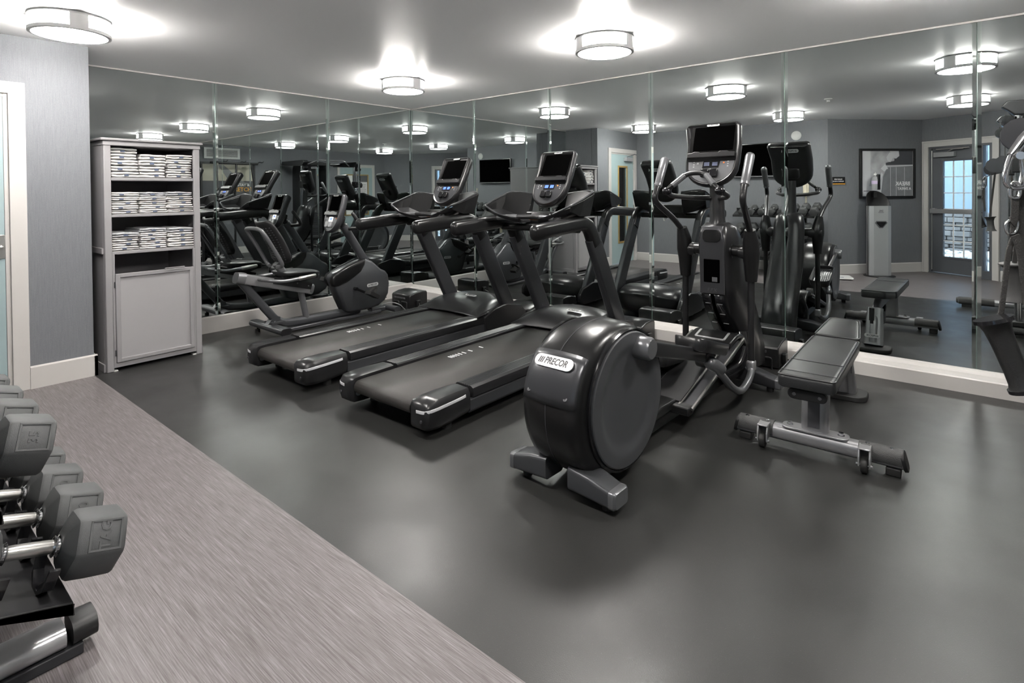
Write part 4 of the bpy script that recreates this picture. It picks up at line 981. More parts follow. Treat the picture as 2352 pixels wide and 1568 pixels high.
# ------------------------------------------------------------------ weight bench (origin under the rear foot centre; forward = +y)
def make_bench():
    t = thing('weight_bench', 'flat padded weight bench with silver frame in front of the mirrors at the right', 'weight bench', (5.10, -1.665, 0), 1.5)
    # rear foot tube
    b = MB(); sec = rrect(.085, .075, .032, 4)
    b.tube([(-.37, 0, .075), (.37, 0, .075)], 1., sq=(.085, .078, .030), up=(0, 0, 1)); foot = b.build('rear_foot', 'silver', t, smooth=50)
    for s in (-1, 1):
        b = MB(); b.tube([(s * .19, 0, .079), (s * .365, 0, .079)], 1., sq=(.091, .078, .032), up=(0, 0, 1)); g = b.build('grip_pad', 'gripg', foot, smooth=50)
        b = MB()
        b.T = frame((s * .37, 0, .072), (0, 1, 0), (s, 0, .25)); b.prism(rrect(.094, .088, .03, 4), 'z', -.006, .010); b.build('end_cap', 'blackm', foot, smooth=30, bevel=.003)
        for q in (.225, .325):
            b = MB(); b.lathe([(.011, .117), (.009, .1195), (.001, .120)], (s * q, 0, 0), n=14); b.build('rivet', 'chrome', foot)
        b = MB(); b.box((s * .33, 0, .018), (.06, .07, .036)); b.build('rubber_foot', 'rubberb', foot, bevel=.005)
        # transport wheel
        x = s * .225 + (-.005)
        b = MB(); 
        for q in (-.022, .022): b.prism([(-.035, .05), (-.075, .045), (-.088, .03), (-.09, .075), (-.075, .112), (-.02, .118), (-.02, .10)], 'x', x + q - .004, x + q + .004)
        b.box((x, -.055, .113), (.05, .06, .007)); br = b.build('wheel_bracket', 'silverl', foot, smooth=20, bevel=.002)
        b = MB(); b.lathe([(.012, -.014), (.032, -.014), (.036, -.009), (.036, .009), (.032, .014), (.012, .014)], (x, -.075, .036), 'x', 28); b.build('wheel', 'rubberb', foot)
        b = MB(); b.cyl((x - .034, -.075, .036), (x + .034, -.075, .036), .008, n=10); b.build('axle_bolt', 'chrome', foot)
    # bolted plate and rear post
    b = MB(); b.prism([(x, y) for x, y in rrect(.30, .088, .03, 4)], 'z', .112, .122); b.build('base_plate', 'silver', t, bevel=.002)
    for s in (-1, 1):
        b = MB(); b.lathe([(.016, .122), (.016, .125), (.011, .125), (.011, .138), (.001, .138)], (s * .115, 0, 0), n=16); b.build('hex_bolt', 'chrome', t)
    P = smoothpts([(0, .01, .12), (0, .012, .20), (0, .035, .30), (0, .10, .37)], 5)
    b = MB(); b.tube(P, [1.0 - .0 * i for i in range(len(P))], sq=(.125, .085, .035), up=(0, -1, .2)); post = b.build('rear_post', 'silver', t, smooth=50)
    b = MB(); b.grid([[(x, -.033 + .0 + (z - .14) * .09 - .004, z) for x in (-.027, .027)] for z in (.145, .20, .26, .315)]); b.build('warning_label', 'ink', post, solid=.002, smooth=0)
    b = MB(); b.box((0, -.0235, .308), (.056, .006, .013)); b.build('orange_label_band', 'orange', post, smooth=0)
    # main beam under the pad and front post with foot
    b = MB(); b.tube(fillet([(0, .02, .345), (0, .55, .355), (0, .78, .345), (0, .93, .22), (0, .98, .06)], .12, 6), 1., sq=(.055, .10, .018), up=None); beam = b.build('main_beam', 'silver', t, smooth=50)
    b = MB(); b.tube([(0, .88, .33), (0, .99, .04)], [1.0, 1.2], sq=(.115, .06, .022), up=(0, 1, .4)); fp = b.build('front_post', 'silver', t, smooth=50)
    b = MB(); b.prism([(x, y + 1.0) for x, y in rrect(.26, .20, .07, 5)], 'z', .0, .035); b.build('front_rubber_foot', 'rubberb', t, bevel=.006)
    for s in (-1, 1):
        b = MB(); b.box((s * .060, .85, .255), (.003, .06, .10)); b.build('side_label', 'ink', beam, smooth=0)
    badge(t, frame((0, 1.048, .13), (-1, 0, 0), (0, 1, .2)), .11, .03)
    b = MB(); b.prism([(x, y) for x, y in rrect(.07, .13, .03, 4)], 'y', .60, .62) if False else b.prism([(.52, .31), (.56, .31), (.60, .24), (.585, .19), (.555, .165), (.535, .20), (.55, .24), (.50, .28)], 'x', -.03, .03); b.build('locking_hook', 'blackm', t, bevel=.004)
    b = MB(); b.cyl((.0, 1.06, .36), (.0, 1.07, .26), .018, n=16); b.cyl((0, 1.07, .26), (0, 1.072, .235), .012, n=12); b.build('pull_pin', 'blackm', t)
    # pads
    def pad(name, y0, y1, w0, w1, z0, z1, th=.065, cor=.03, t0=0):
        b = MB()
        ol = []
        for (x, y) in ((w0, y0), (w1, y1), (-w1, y1), (-w0, y0)): ol.append((x, y))
        # rounded outline
        pts = fillet([Vector((a_[0], a_[1], 0)) for a_ in (ol + ol[:2])], cor, 4)[1:]
        k = len(pts); loop = []
        cut = fillet([Vector((ol[-1][0], ol[-1][1], 0)).lerp(Vector((ol[0][0], ol[0][1], 0)), .5)] + [Vector((a_[0], a_[1], 0)) for a_ in ol] + [Vector((ol[-1][0], ol[-1][1], 0)).lerp(Vector((ol[0][0], ol[0][1], 0)), .5)], cor, 5)[:-1]
        loop = [(p.x, p.y) for p in cut]
        def zf(y): return z0 + (z1 - z0) * (y - y0) / (y1 - y0)
        R = []
        for d, dz in ((.012, 0), (.002, .006), (0, .02), (0, th - .022), (.003, th - .010), (.010, th - .003), (.018, th)):
            q = inset(loop, d); R.append([(p[0], p[1], zf(p[1]) + dz) for p in q])
        b.rings(R); o = b.build(name, 'leather', t, smooth=50)
        b = MB(); b.tube([(p[0], p[1], zf(p[1]) + th - .004) for p in inset(loop, .003)], .0035, n=6, closed=True); b.build('piping', 'leather', o)
        return o, loop, zf
    o, lp, zf = pad('bench_pad', -.235, .655, .125, .125, .385, .385)
    for y in (-.16, .05):
        b = MB(); b.tube([(-.122, y, .4525), (.122, y, .4525)], .0016, n=6); b.build('seam', 'gun' if y > 0 else 'ink', o)
    o2, _, _ = pad('seat_pad', .672, 1.02, .125, .085, .388, .435, cor=.045)
    b = MB(); b.prism([(x, z + .352) for x, z in rrect(.17, .05, .024, 5)], 'y', -.20, -.165); sp = b.build('wheel_guard', 'blackm', t, bevel=.004)
    for s in (-1, 1):
        b = MB(); b.cyl((s * .055, -.205, .352), (s * .055, -.199, .352), .008, n=10); b.build('screw', 'ink', sp)
    return t
bench = make_bench()
# ------------------------------------------------------------------ towel cabinet
def make_cabinet():
    x0, x1, ya, yb, ht = .10, .70, -3.545, -2.875, 1.765
    t = thing('towel_cabinet', 'tall taupe open cabinet with a lower door, filled with towels', 'cabinet', ((x0 + x1) / 2, (ya + yb) / 2, 0))
    ox, oy = (x0 + x1) / 2, (ya + yb) / 2
    L = lambda x, y: (x - ox, y - oy)
    def outl(o):   # plan outline with bowed sides
        pts = [L(x1 + o, ya - o), L(x1 + o, yb + o)]
        for k in range(1, 8):
            f = k / 8; pts.append(L(x1 + o + (x0 - x1 - 2 * o) * f, yb + o + .012 * sin(pi * f) - .05 * f * f))
        pts += [L(x0, yb - .05), L(x0, ya + .05)]
        for k in range(7, 0, -1):
            f = k / 8; pts.append(L(x1 + o + (x0 - x1 - 2 * o) * f, ya - o - .012 * sin(pi * f) + .05 * f * f))
        return pts
    b = MB(); b.prism(outl(.022), 'z', ht - .008, ht + .010); b.prism(outl(.006), 'z', ht - .045, ht - .008); b.build('top', 'cabinet', t, bevel=.004)
    for s, y in ((-1, ya), (1, yb)):
        b = MB(); yi = y - s * .001
        b.prism([L(x1, y), L(x1, y - s * .045), L(x1 - .03, y - s * .045), L(x1 - .03, y - s * .02), L(x1 - .05, y - s * .02), L(x1 - .05, y + s * .004), L(x1 - .02, y + s * .004)], 'z', 0, ht - .03); b.build('corner_post', 'cabinet', t, bevel=.004)
        for z0, z1 in ((.06, .90), (.94, ht - .04)):
            b = MB(); P = []
            for k in range(9):
                f = k / 8; P.append(L(x1 - .05 + (x0 - x1 + .05) * f, y + s * (.004 + .012 * sin(pi * f) - .05 * f * f)))
            Q = [(p[0], p[1] - s * .014) for p in reversed(P)]
            b.prism(P + Q, 'z', z0, z1); b.build('side_panel', 'cabinet', t, smooth=60)
        b = MB(); b.box((L(x0 + .32, y - s * .0)[0], L(0, y + s * .006)[1], .92), (.50, .02, .045)); b.box((L(x0 + .32, y)[0], L(0, y + s * .004)[1], .03), (.50, .02, .06)); b.build('side_rail', 'cabinet', t, smooth=0, bevel=.003)
    b = MB(); b.box((x0 + .01 - ox, 0, ht / 2), (.02, yb - ya - .08, ht - .05)); b.build('back_panel', 'cabinetback', t, smooth=0)
    b = MB(); b.box((x0 + .022 - ox, 0, ht / 2), (.004, yb - ya - .08, ht - .06)); b.build('back_lining', 'cabin', t, smooth=0)
    SH = []
    for z in (1.478, 1.197, .912):
        b = MB(); b.box((.0, 0, z - .012), (x1 - x0 - .03, yb - ya - .075, .024)); b.build('shelf', 'cabinet', t, bevel=.003); SH.append(z)
    for c_, d_ in (((x1 - .012 - ox, 0, .045), (.02, yb - ya - .09, .035)), ((-.02, 0, .04), (x1 - x0 - .08, yb - ya - .06, .02))):
        b = MB(); b.box(c_, d_); b.build('bottom_rail', 'cabinet', t, bevel=.002)
    for s, y in ((-1, ya + .052), (1, yb - .052)):
        b = MB(); b.box((x1 - .010 - ox, y - oy, .475), (.018, .014, .84)); b.build('door_stile', 'cabinet', t, smooth=0)
    # door: framed panel, shorter than its opening
    dz0, dz1, dy0, dy1 = .066, .742, ya + .062, yb - .062
    b = MB(); yc = (dy0 + dy1) / 2 - oy
    b.box((x1 - .008 - ox, yc, (dz0 + dz1) / 2), (.012, dy1 - dy0 - .05, dz1 - dz0 - .05)); d = b.build('door', mat('pale_taupe_panel', (.31, .30, .307), .45), t, smooth=0)
    b = MB()
    for (y, z, w, h) in ((dy0 + .014 - oy, (dz0 + dz1) / 2, .030, dz1 - dz0), (dy1 - .014 - oy, (dz0 + dz1) / 2, .030, dz1 - dz0)): b.box((x1 - .001 - ox, y, z), (.022, w, h))
    b.box((x1 - .001 - ox, yc, dz0 + .015), (.022, dy1 - dy0 - .05, .03)); b.box((x1 - .001 - ox, yc, dz1 - .015), (.022, dy1 - dy0 - .05, .03)); b.build('door_frame', 'cabinet', d, bevel=.004)
    b = MB(); b.tube(fillet([(x1 + .012 - ox, yc + .06, dz1 + .004), (x1 + .020 - ox, yc + .06, dz1 + .010), (x1 + .020 - ox, yc + .20, dz1 + .010), (x1 + .012 - ox, yc + .20, dz1 + .004)], .006, 3), .004, n=8); b.build('handle', 'cabinet', d)
    for z in (.14, .66):
        b = MB(); b.cyl((x1 + .004 - ox, dy0 - .006 - oy, z - .022), (x1 + .004 - ox, dy0 - .006 - oy, z + .022), .005, n=8); b.build('hinge', 'gun', d)
    for s in (-1, 1):
        b = MB(); b.box((x1 - .03 - ox, s * .29, .004), (.05, .05, .008)); b.build('foot_glide', 'whitep', t, smooth=0)
    return t, SH
cab, shelves = make_cabinet()

def towel_mesh(seed, w=.187, d=.36, h=.052):
    rr = random.Random(seed); b = MB(); wob = rr.uniform(-.05, .03)
    # folded terry towel: thick roll-edged layers; long side across the shelf (y), folds facing the room (+x)
    lay = 2; z = 0
    for k in range(lay):
        hh = h / 2 * 1.10; n = 28; R = []
        for i in range(9):
            f = i / 8; y = (f - .5) * (w * (1 - .05 * k + wob)); pinch = 1 - .16 * (abs(f - .5) * 2) ** 4
            sag = rr.uniform(-.003, .003); fx = rr.uniform(-.008, .008)
            ring = []
            for j in range(n):
                a = 2 * pi * j / n; ex = abs(cos(a)) ** .42 * (1 if cos(a) > 0 else -1); ez = abs(sin(a)) ** .62 * (1 if sin(a) > 0 else -1)
                gr = 0; ring.append((ex * (d / 2 + gr) + fx + rr.uniform(-.001, .001), y, z + hh / 2 + sag + ez * hh / 2 * pinch + rr.uniform(-.0008, .0008)))
            R.append(ring)
        b.rings(R); z += h / 2
    return b
TW = []
for sd in range(4):
    o = towel_mesh(sd).build('towel', 'towel', smooth=80); tg = MB(); tg.box((.183, .018 * (sd - 1.5), .022), (.006, .030, .018)); tg.build('care_label', 'tagb', o, smooth=0, bevel=.002); TW.append(o)
og = towel_mesh(9, h=.040).build('towel', 'towelg', smooth=80); tg = MB(); tg.box((.183, 0, .018), (.006, .030, .013)); tg.build('care_label', 'tagb', og, smooth=0); TW.append(og)
ordn = ['topmost', 'second from the top', 'third from the top', 'fourth from the top', 'fifth from the top', 'sixth from the top']
snm = ['top', 'middle', 'bottom']; cnm = ['left', 'middle', 'right']
counts = [[5, 4, 5], [5, 5, 5], [4, 5, 4]]; ht_t = [[.232, .19, .195], [.170, .168, .170], [.140, .165, .160]]
rr = random.Random(5); used_t = set()
for si, z in enumerate(shelves):
    for ci, y in enumerate((-3.405, -3.207, -3.010)):
        n = counts[si][ci]; total = ht_t[si][ci]; hh = total / n; zz = z
        for k in range(n):
            grey = (k == n - 1) and (si, ci) in ((1, 1), (1, 2), (2, 0), (2, 1), (2, 2))
            src = TW[4] if grey else TW[rr.randrange(4)]
            if id(src) in used_t: o = copy_tree(src)
            else: o = src; used_t.add(id(src))
            sc = hh / (.040 if grey else .052) * .93
            o.location = (.478 + rr.uniform(-.012, .012), y + rr.uniform(-.003, .003) + (.03 if grey and ci else 0) * (-1 if ci else 1) * .1, zz + .0005); o.scale = (1, 1.0 if ci != 0 or True else 1, sc); o.rotation_euler = (0, 0, radians(rr.uniform(-1.4, 1.4)))
            tag(o, ('grey' if grey else 'white') + ' folded towel, %s of the %s pile on the %s shelf' % (ordn[n - 1 - k], cnm[ci], snm[si]), 'towel', 'folded towels on the %s shelf' % snm[si])
            zz += hh * 1.0
for q in TW:
    if id(q) not in used_t:
        for c in list(q.children): bpy.data.objects.remove(c)
        bpy.data.objects.remove(q)

# ------------------------------------------------------------------ dumbbell rack (x along the back wall, front towards +y)
tiers = [dict(y=-4.305, z=.360, p=.21, n=5, r=.090, x=3.83, ln=.40, nm='bottom'), dict(y=-4.44, z=.652, p=.20, n=6, r=.083, x=3.74, ln=.36, nm='middle'), dict(y=-4.57, z=.985, p=.153, n=8, r=.072, x=3.85, ln=.32, nm='top')]
TILT = radians(17)
def make_rack():
    t = thing('dumbbell_rack', 'dark three-tier dumbbell rack with silver feet along the back wall', 'dumbbell rack', (3.25, -4.68, 0))
    O = Vector((3.25, -4.68, 0)); V = lambda x, y, z: Vector((x, y, z)) - O
    for x in (2.80, 3.665):
        b = MB(); b.tube([V(x, -4.995, .062), V(x, -4.40, .062)], 1., sq=(.105, .062, .028), up=(0, 0, 1)); ft = b.build('foot', 'silverl', t, smooth=50)
        b = MB(); b.tube([V(x, -4.385, .062), V(x, -4.325, .062)], [1.03, .98], sq=(.107, .066, .030), up=(0, 0, 1)); b.build('end_cap', 'blackm', ft, smooth=50)
        b = MB(); b.box(V(x, -4.66, .016), (.10, .60, .032)); b.build('rubber_pad', 'gun', ft, bevel=.004)
        b = MB(); b.tube([V(x, -4.90, .08), V(x, -4.90, .93)], 1., sq=(.05, .10, .012), up=(0, 1, 0)); b.build('upright', 'char', t, smooth=40)
    for T_ in tiers:
        d = Vector((0, -cos(TILT), sin(TILT))); n = Vector((0, sin(TILT), cos(TILT)))
        p0 = Vector((0, T_['y'] + .0, T_['z'])) - n * (T_['r'] + .014) - d * .0
        b = MB(); b.T = Matrix.Translation(-O)
        a = p0 + d * .095; e = p0 + d * (T_['ln'] + .01)
        xs = (2.62, 3.93) if T_['nm'] != 'bottom' else (2.62, 3.93)
        fr = a - n * .035
        for q0, q1, th in ((a, e, .006), ):
            b.prism([(q0.y, q0.z), (q1.y, q1.z), (q1.y + n.y * .04, q1.z + n.z * .04), (q1.y + n.y * .04 + .006, q1.z + n.z * .04), (q1.y + .006, q1.z - th), (q0.y, q0.z - th), (q0.y - .004, q0.z - .035), (q0.y + .003, q0.z - .035)][::-1], 'x', xs[0], xs[1])
        sh = b.build('shelf', 'char', t, smooth=0, bevel=.002)
        b = MB(); b.T = Matrix.Translation(-O)
        for x in (2.80, 3.665): b.prism([(a.y - .03, a.z - .03), (e.y, e.z - .02), (-4.82, e.z - .02), (-4.82, a.z - .06)], 'x', x - .015, x + .015)
        b.build('shelf_bracket', 'char', sh, smooth=0) if False else b.bm.free()
        for x in (2.80, 3.665):
            b = MB(); b.T = Matrix.Translation(-O); yb_ = -4.815
            b.prism([(a.y - .06, a.z - .022), (yb_ + .0, e.z - .03), (yb_, a.z - .03)] if a.y - .06 > yb_ + .02 else [(a.y, a.z - .02), (yb_, a.z), (yb_, a.z - .06)], 'x', x - .012, x + .012); b.build('shelf_bracket', 'char', sh, smooth=0)
        for k in range(T_['n']):
            x = T_['x'] - k * T_['p']
            for f in (.372, .628):
                c = p0 + d * (T_['ln'] * f) ; w = T_['r'] * .72; b = MB(); b.T = Matrix.Translation(-O) @ frame((x, c.y, c.z), (1, 0, 0), n)
                # cradle: U shaped cup
                P = [(-w, .075), (-w * .8, .03), (-w * .35, .008), (w * .35, .008), (w * .8, .03), (w, .075), (w * 1.1, .072), (w * .9, .02), (w * .4, 0), (-w * .4, 0), (-w * .9, .02), (-w * 1.1, .072)]
                b.rings([[(p[0], y_, p[1]) for p in P] for y_ in (-.012, .012)]); b.build('cradle', 'blackg', sh, smooth=30)
    b = MB(); b.lathe([(.012, 0), (.006, -.001), (.001, -.004)], V(3.72, -4.42, .232), n=16); b.bm.free()
    return t
rack = make_rack()
def dumbbell(x, T_, k, label):
    r, ln = T_['r'] * (1 - .035 * k * (1.3 if T_['nm'] == 'top' else .6)), T_['ln'] * (1 - .02 * k)
    d = Vector((0, -cos(TILT), sin(TILT))); n = Vector((0, sin(TILT), cos(TILT)))
    mid = Vector((x, T_['y'], T_['z'] - (T_['r'] - r) * .9)) + d * (T_['ln'] / 2)
    t = thing('dumbbell', label, 'dumbbell', mid, 0, 'hex dumbbells on the rack')
    hl = ln * .34
    W = Matrix.Rotation(-TILT, 4, 'X')     # local y' = along the bar
    for s in (-1, 1):
        b = MB(); b.T = W; R = []
        def hexr(rad, y, soft=.07):
            pts = []
            for i in range(6):
                a0 = radians(60 * i); a1 = radians(60 * (i + 1)); p, q = Vector((cos(a0), sin(a0))) * rad, Vector((cos(a1), sin(a1))) * rad
                pts.append(p.lerp(q, soft)); pts.append(p.lerp(q, .5)); pts.append(p.lerp(q, 1 - soft))
            return [(p.x, y, p.y) for p in pts]
        y0 = s * ln / 2
        for rad, f in ((.80, 0), (.93, .035), (.985, .09), (1., .5), (.985, .80), (.93, .86), (.72, .93), (.40, 1.0)): R.append(hexr(r * rad, y0 - s * hl * f))
        b.rings(R); hd = b.build('head', 'ureth', t, smooth=32)
        # recessed plate on the upper facet facing the room's right
        ap = r * cos(radians(30))
        fn = Vector((cos(radians(30)), 0, sin(radians(30))))
        yc = y0 - s * hl * .40
        Fm = W @ frame(fn * (ap * 1.0 + .0005) + Vector((0, yc, 0)), (0, 1, 0), fn) 
        b = MB(); b.T = Fm; e = r * .40; g = r * .06
        for (a_, c_, w_, h_) in ((0, e, e * 2 + g, g), (0, -e, e * 2 + g, g), (-e, 0, g, e * 2), (e, 0, g, e * 2)): b.box((a_, c_, 0), (w_, h_, .002))
        fr = b.build('raised_frame', 'ureth', hd, smooth=0, bevel=.0006)
        if T_['nm'] != 'top' and k < 3:
            b = MB(); wt = {('bottom', 0): 'TAG', ('bottom', 1): '50', ('bottom', 2): '50'}.get((T_['nm'], k), 'TAG' if s < 0 else '35')
            text_bm(b, wt, r * .40, .0008, 0, Fm @ Matrix.Rotation(radians(90), 4, 'Z')); b.build('embossed_lettering', 'ureth', hd, smooth=0)
        b = MB(); b.T = W; yi = y0 - s * hl
        b.lathe([(r * .26, yi + s * .002), (r * .30, yi - s * .004), (r * .24, yi - s * .008), (r * .29, yi - s * .013), (r * .2, yi - s * .017)], (0, 0, 0), 'y', 24); b.build('collar', 'chrome', t)
    b = MB(); b.T = W; yi = ln / 2 - hl + .004
    b.lathe([(r * .17, -yi), (r * .195, -yi * .5), (r * .20, 0), (r * .195, yi * .5), (r * .17, yi)], (0, 0, 0), 'y', 20); b.build('handle', 'brushed', t)
    return t
onm = ['nearest the camera', 'second from the camera', 'third from the camera', 'fourth from the camera', 'fifth from the camera', 'sixth from the camera', 'seventh from the camera', 'farthest from the camera']
for T_ in tiers:
    for k in range(T_['n']):
        x = T_['x'] - k * T_['p']
        dumbbell(x, T_, k, 'hex dumbbell on the %s tier of the rack, %s' % (T_['nm'], onm[k] if k < T_['n'] - 1 else 'farthest from the camera'))

# ------------------------------------------------------------------ things on the walls
def television():
    t = thing('television', 'black flat television on the wall above the dumbbell rack', 'television', (2.985, YB, 1.835))
    b = MB(); b.box((0, .055, 0), (.98, .035, .565)); b.build('bezel', 'blackg', t, bevel=.006)
    b = MB(); b.box((0, .0735, .008), (.94, .002, .52)); b.build('screen', 'screen', t, smooth=0)
    b = MB(); b.box((0, .075, -.272), (.94, .003, .012)); b.build('lower_trim', 'silver', t, smooth=0)
    b = MB(); b.box((0, .02, 0), (.3, .042, .25)); b.build('wall_mount', 'blackm', t, smooth=0)
television()
def phone():
    t = thing('wall_phone', 'cream wall telephone with a coiled cord above the rack', 'telephone', (3.645, YB, 1.34))
    b = MB(); b.box((0, .02, 0), (.085, .04, .20)); b.build('base', 'cream', t, bevel=.012, seg=3)
    b = MB(); b.tube(smoothpts([(0, .055, .095), (0, .07, .07), (0, .062, .0), (0, .07, -.07), (0, .055, -.095)], 4), 1., sq=(.045, .03, .012), up=(0, 1, 0)); b.build('handset', 'cream', t, smooth=50)
    b = MB(); P = [(.012 * cos(k * .9), .03 + .012 * sin(k * .9), -.10 - .0022 * k) for k in range(60)]; b.tube(P, .0028, n=6); b.build('coiled_cord', 'cream', t)
phone()
b = MB(); b.lathe([(.075, 0), (.075, .012), (.055, .032), (.02, .038), (.001, .038)], (0, 0, 0), 'y', 32); o = b.build('smoke_alarm', 'whitep'); o.location = (3.50, YB, 2.21); tag(o, 'white round alarm on the wall above the television', 'alarm')
b = MB(); b.box((0, .004, 0), (.075, .008, .12)); o = b.build('wall_outlet', 'cream', bevel=.002); o.location = (2.86, YB, .43); tag(o, 'cream wall outlet below the dumbbell rack shelves', 'outlet')
b = MB(); b.box((2.84, 0, 0), (.01, .01, .01)); b.bm.free()

dA = (A1 - A0).normalized()
def on_wall(P, d, s, z):   # frame: local x along wall, y out of the wall into the room, z up
    d = Vector(d).normalized(); nrm = Vector((-d.y, d.x)); p = Vector(P) + d * s
    return Matrix(((d.x, nrm.x, 0, p.x), (d.y, nrm.y, 0, p.y), (0, 0, 1, z), (0, 0, 0, 1)))
def tf(Mw, x, y, z): return Mw @ Vector((x, y, z))

m = bpy.data.materials.new('grey_photo_print'); m.use_nodes = True; nt, bs = nodes_of(m)
v = mapping(nt, (1, 1, 1)); w_ = nt.nodes.new('ShaderNodeTexGradient'); 
c = ramp(nt, tex(nt, v, 4, 3), [(.3, (.30, .30, .31)), (.6, (.55, .55, .56))]); nt.links.new(c, bs.inputs['Base Color']); bs.inputs['Roughness'].default_value = .35
M['print'] = m
M['prd'] = mat('dark_grey_print', (.07, .072, .08), .35); M['prm'] = mat('mid_grey_print', (.20, .205, .215), .35, noise=(9, .25)); M['prl'] = mat('light_grey_print', (.62, .62, .64), .35)
def picture():
    Mw = on_wall(A0, dA, 1.028, 1.58); t = thing('framed_picture', 'framed grey photo print with the words BREAK A SWEAT', 'picture', tuple(tf(Mw, 0, 0, 0)))
    R3 = Mw.copy(); R3.translation = (0, 0, 0)
    W_, H_ = .98, .79
    b = MB(); b.T = R3
    for (x, z, w, h) in ((-W_ / 2 + .018, 0, .036, H_), (W_ / 2 - .018, 0, .036, H_), (0, H_ / 2 - .018, W_ - .072, .036), (0, -H_ / 2 + .018, W_ - .072, .036)): b.box((x, .018, z), (w, .036, h))
    b.build('frame', 'blackm', t, bevel=.003)
    b = MB(); b.T = R3; b.box((0, .012, 0), (W_ - .06, .01, H_ - .06)); p = b.build('print', 'print', t, smooth=0)
    # in the room the print reads normally: local x runs away from the door side, so shapes are laid out from the camera's mirrored view
    def poly(pts, mt, o, name):
        b = MB(); b.T = R3; b.prism([(x, z) for x, z in pts], 'y', .0172, .0172 + o); b.build(name, mt, p, smooth=0)
    poly([(-.45, -.36), (-.45, .36), (-.30, .36), (-.30, -.1), (-.36, -.36)], 'prl', .0004, 'pale_wall')
    # dark right half (left in the room)
    poly([(-.02, .10), (.45, .12), (.45, -.36), (.10, -.36)], 'prm', .0006, 'grey_ground')
    poly([(.14, .36), (.45, .36), (.45, .14), (-.03, .13), (-.03, .17), (.12, .20)], 'prd', .0008, 'dark_band')
    poly([(.04, .36), (.20, .36), (.21, .28), (.15, .235), (.08, .26)], 'prl', .0012, 'cap')
    poly([(-.02, .26), (.04, .34), (.10, .25), (.05, .18), (0, .20)], 'prl', .0012, 'cheek')
    poly([(-.12, .08), (-.04, .15), (.01, .08), (-.06, .03)], 'prl', .0012, 'hand')
    poly([(-.12, -.36), (-.08, -.05), (-.02, .07), (.06, .05), (.10, -.1), (.14, -.36)], 'prm', .0014, 'shirt')
    poly([(-.45, -.36), (-.45, -.20), (-.25, -.20), (-.1, .02), (-.08, -.02), (-.2, -.25), (-.22, -.36)], 'prl', .0010, 'arm')
    for x in (.05, .15, .30): poly([(x, -.36), (x, .10), (x + .006, .10), (x + .006, -.36)], 'prl', .0018, 'window_bar')
    b = MB(); FT = R3 @ Matrix(((-1, 0, 0, 0), (0, 0, 1, 0), (0, 1, 0, 0), (0, 0, 0, 1)))
    text_bm(b, 'BREAK', .088, .0006, 0, FT @ Matrix.Translation((-.27, -.165, .0205)), width=1.0)
    text_bm(b, 'A SWEAT', .058, .0006, 0, FT @ Matrix.Translation((-.295, -.245, .0205)))
    b.build('printed_words', 'whitei', p, smooth=0)
picture()
def small_sign():
    Mw = on_wall(A0, dA, .17, 1.47); t = thing('small_sign', 'small dark notice with white words beside the framed picture', 'sign', tuple(tf(Mw, 0, 0, 0))); R3 = Mw.copy(); R3.translation = (0, 0, 0)
    b = MB(); b.T = R3; b.box((0, .006, 0), (.24, .012, .12)); p = b.build('panel', 'char', t, bevel=.002)
    b = MB(); b.T = R3; b.box((0, .013, -.05), (.24, .003, .012)); b.build('amber_line', 'orangei', p, smooth=0)
    b = MB(); FT = R3 @ Matrix(((-1, 0, 0, 0), (0, 0, 1, 0), (0, 1, 0, 0), (0, 0, 0, 1)))
    text_bm(b, 'PLEASE WIPE', .024, .0006, 0, FT @ Matrix.Translation((0, .022, .0128))); text_bm(b, 'EQUIPMENT AFTER USE', .018, .0006, 0, FT @ Matrix.Translation((0, -.01, .0128))); b.build('printed_words', 'whitei', p, smooth=0)
small_sign()
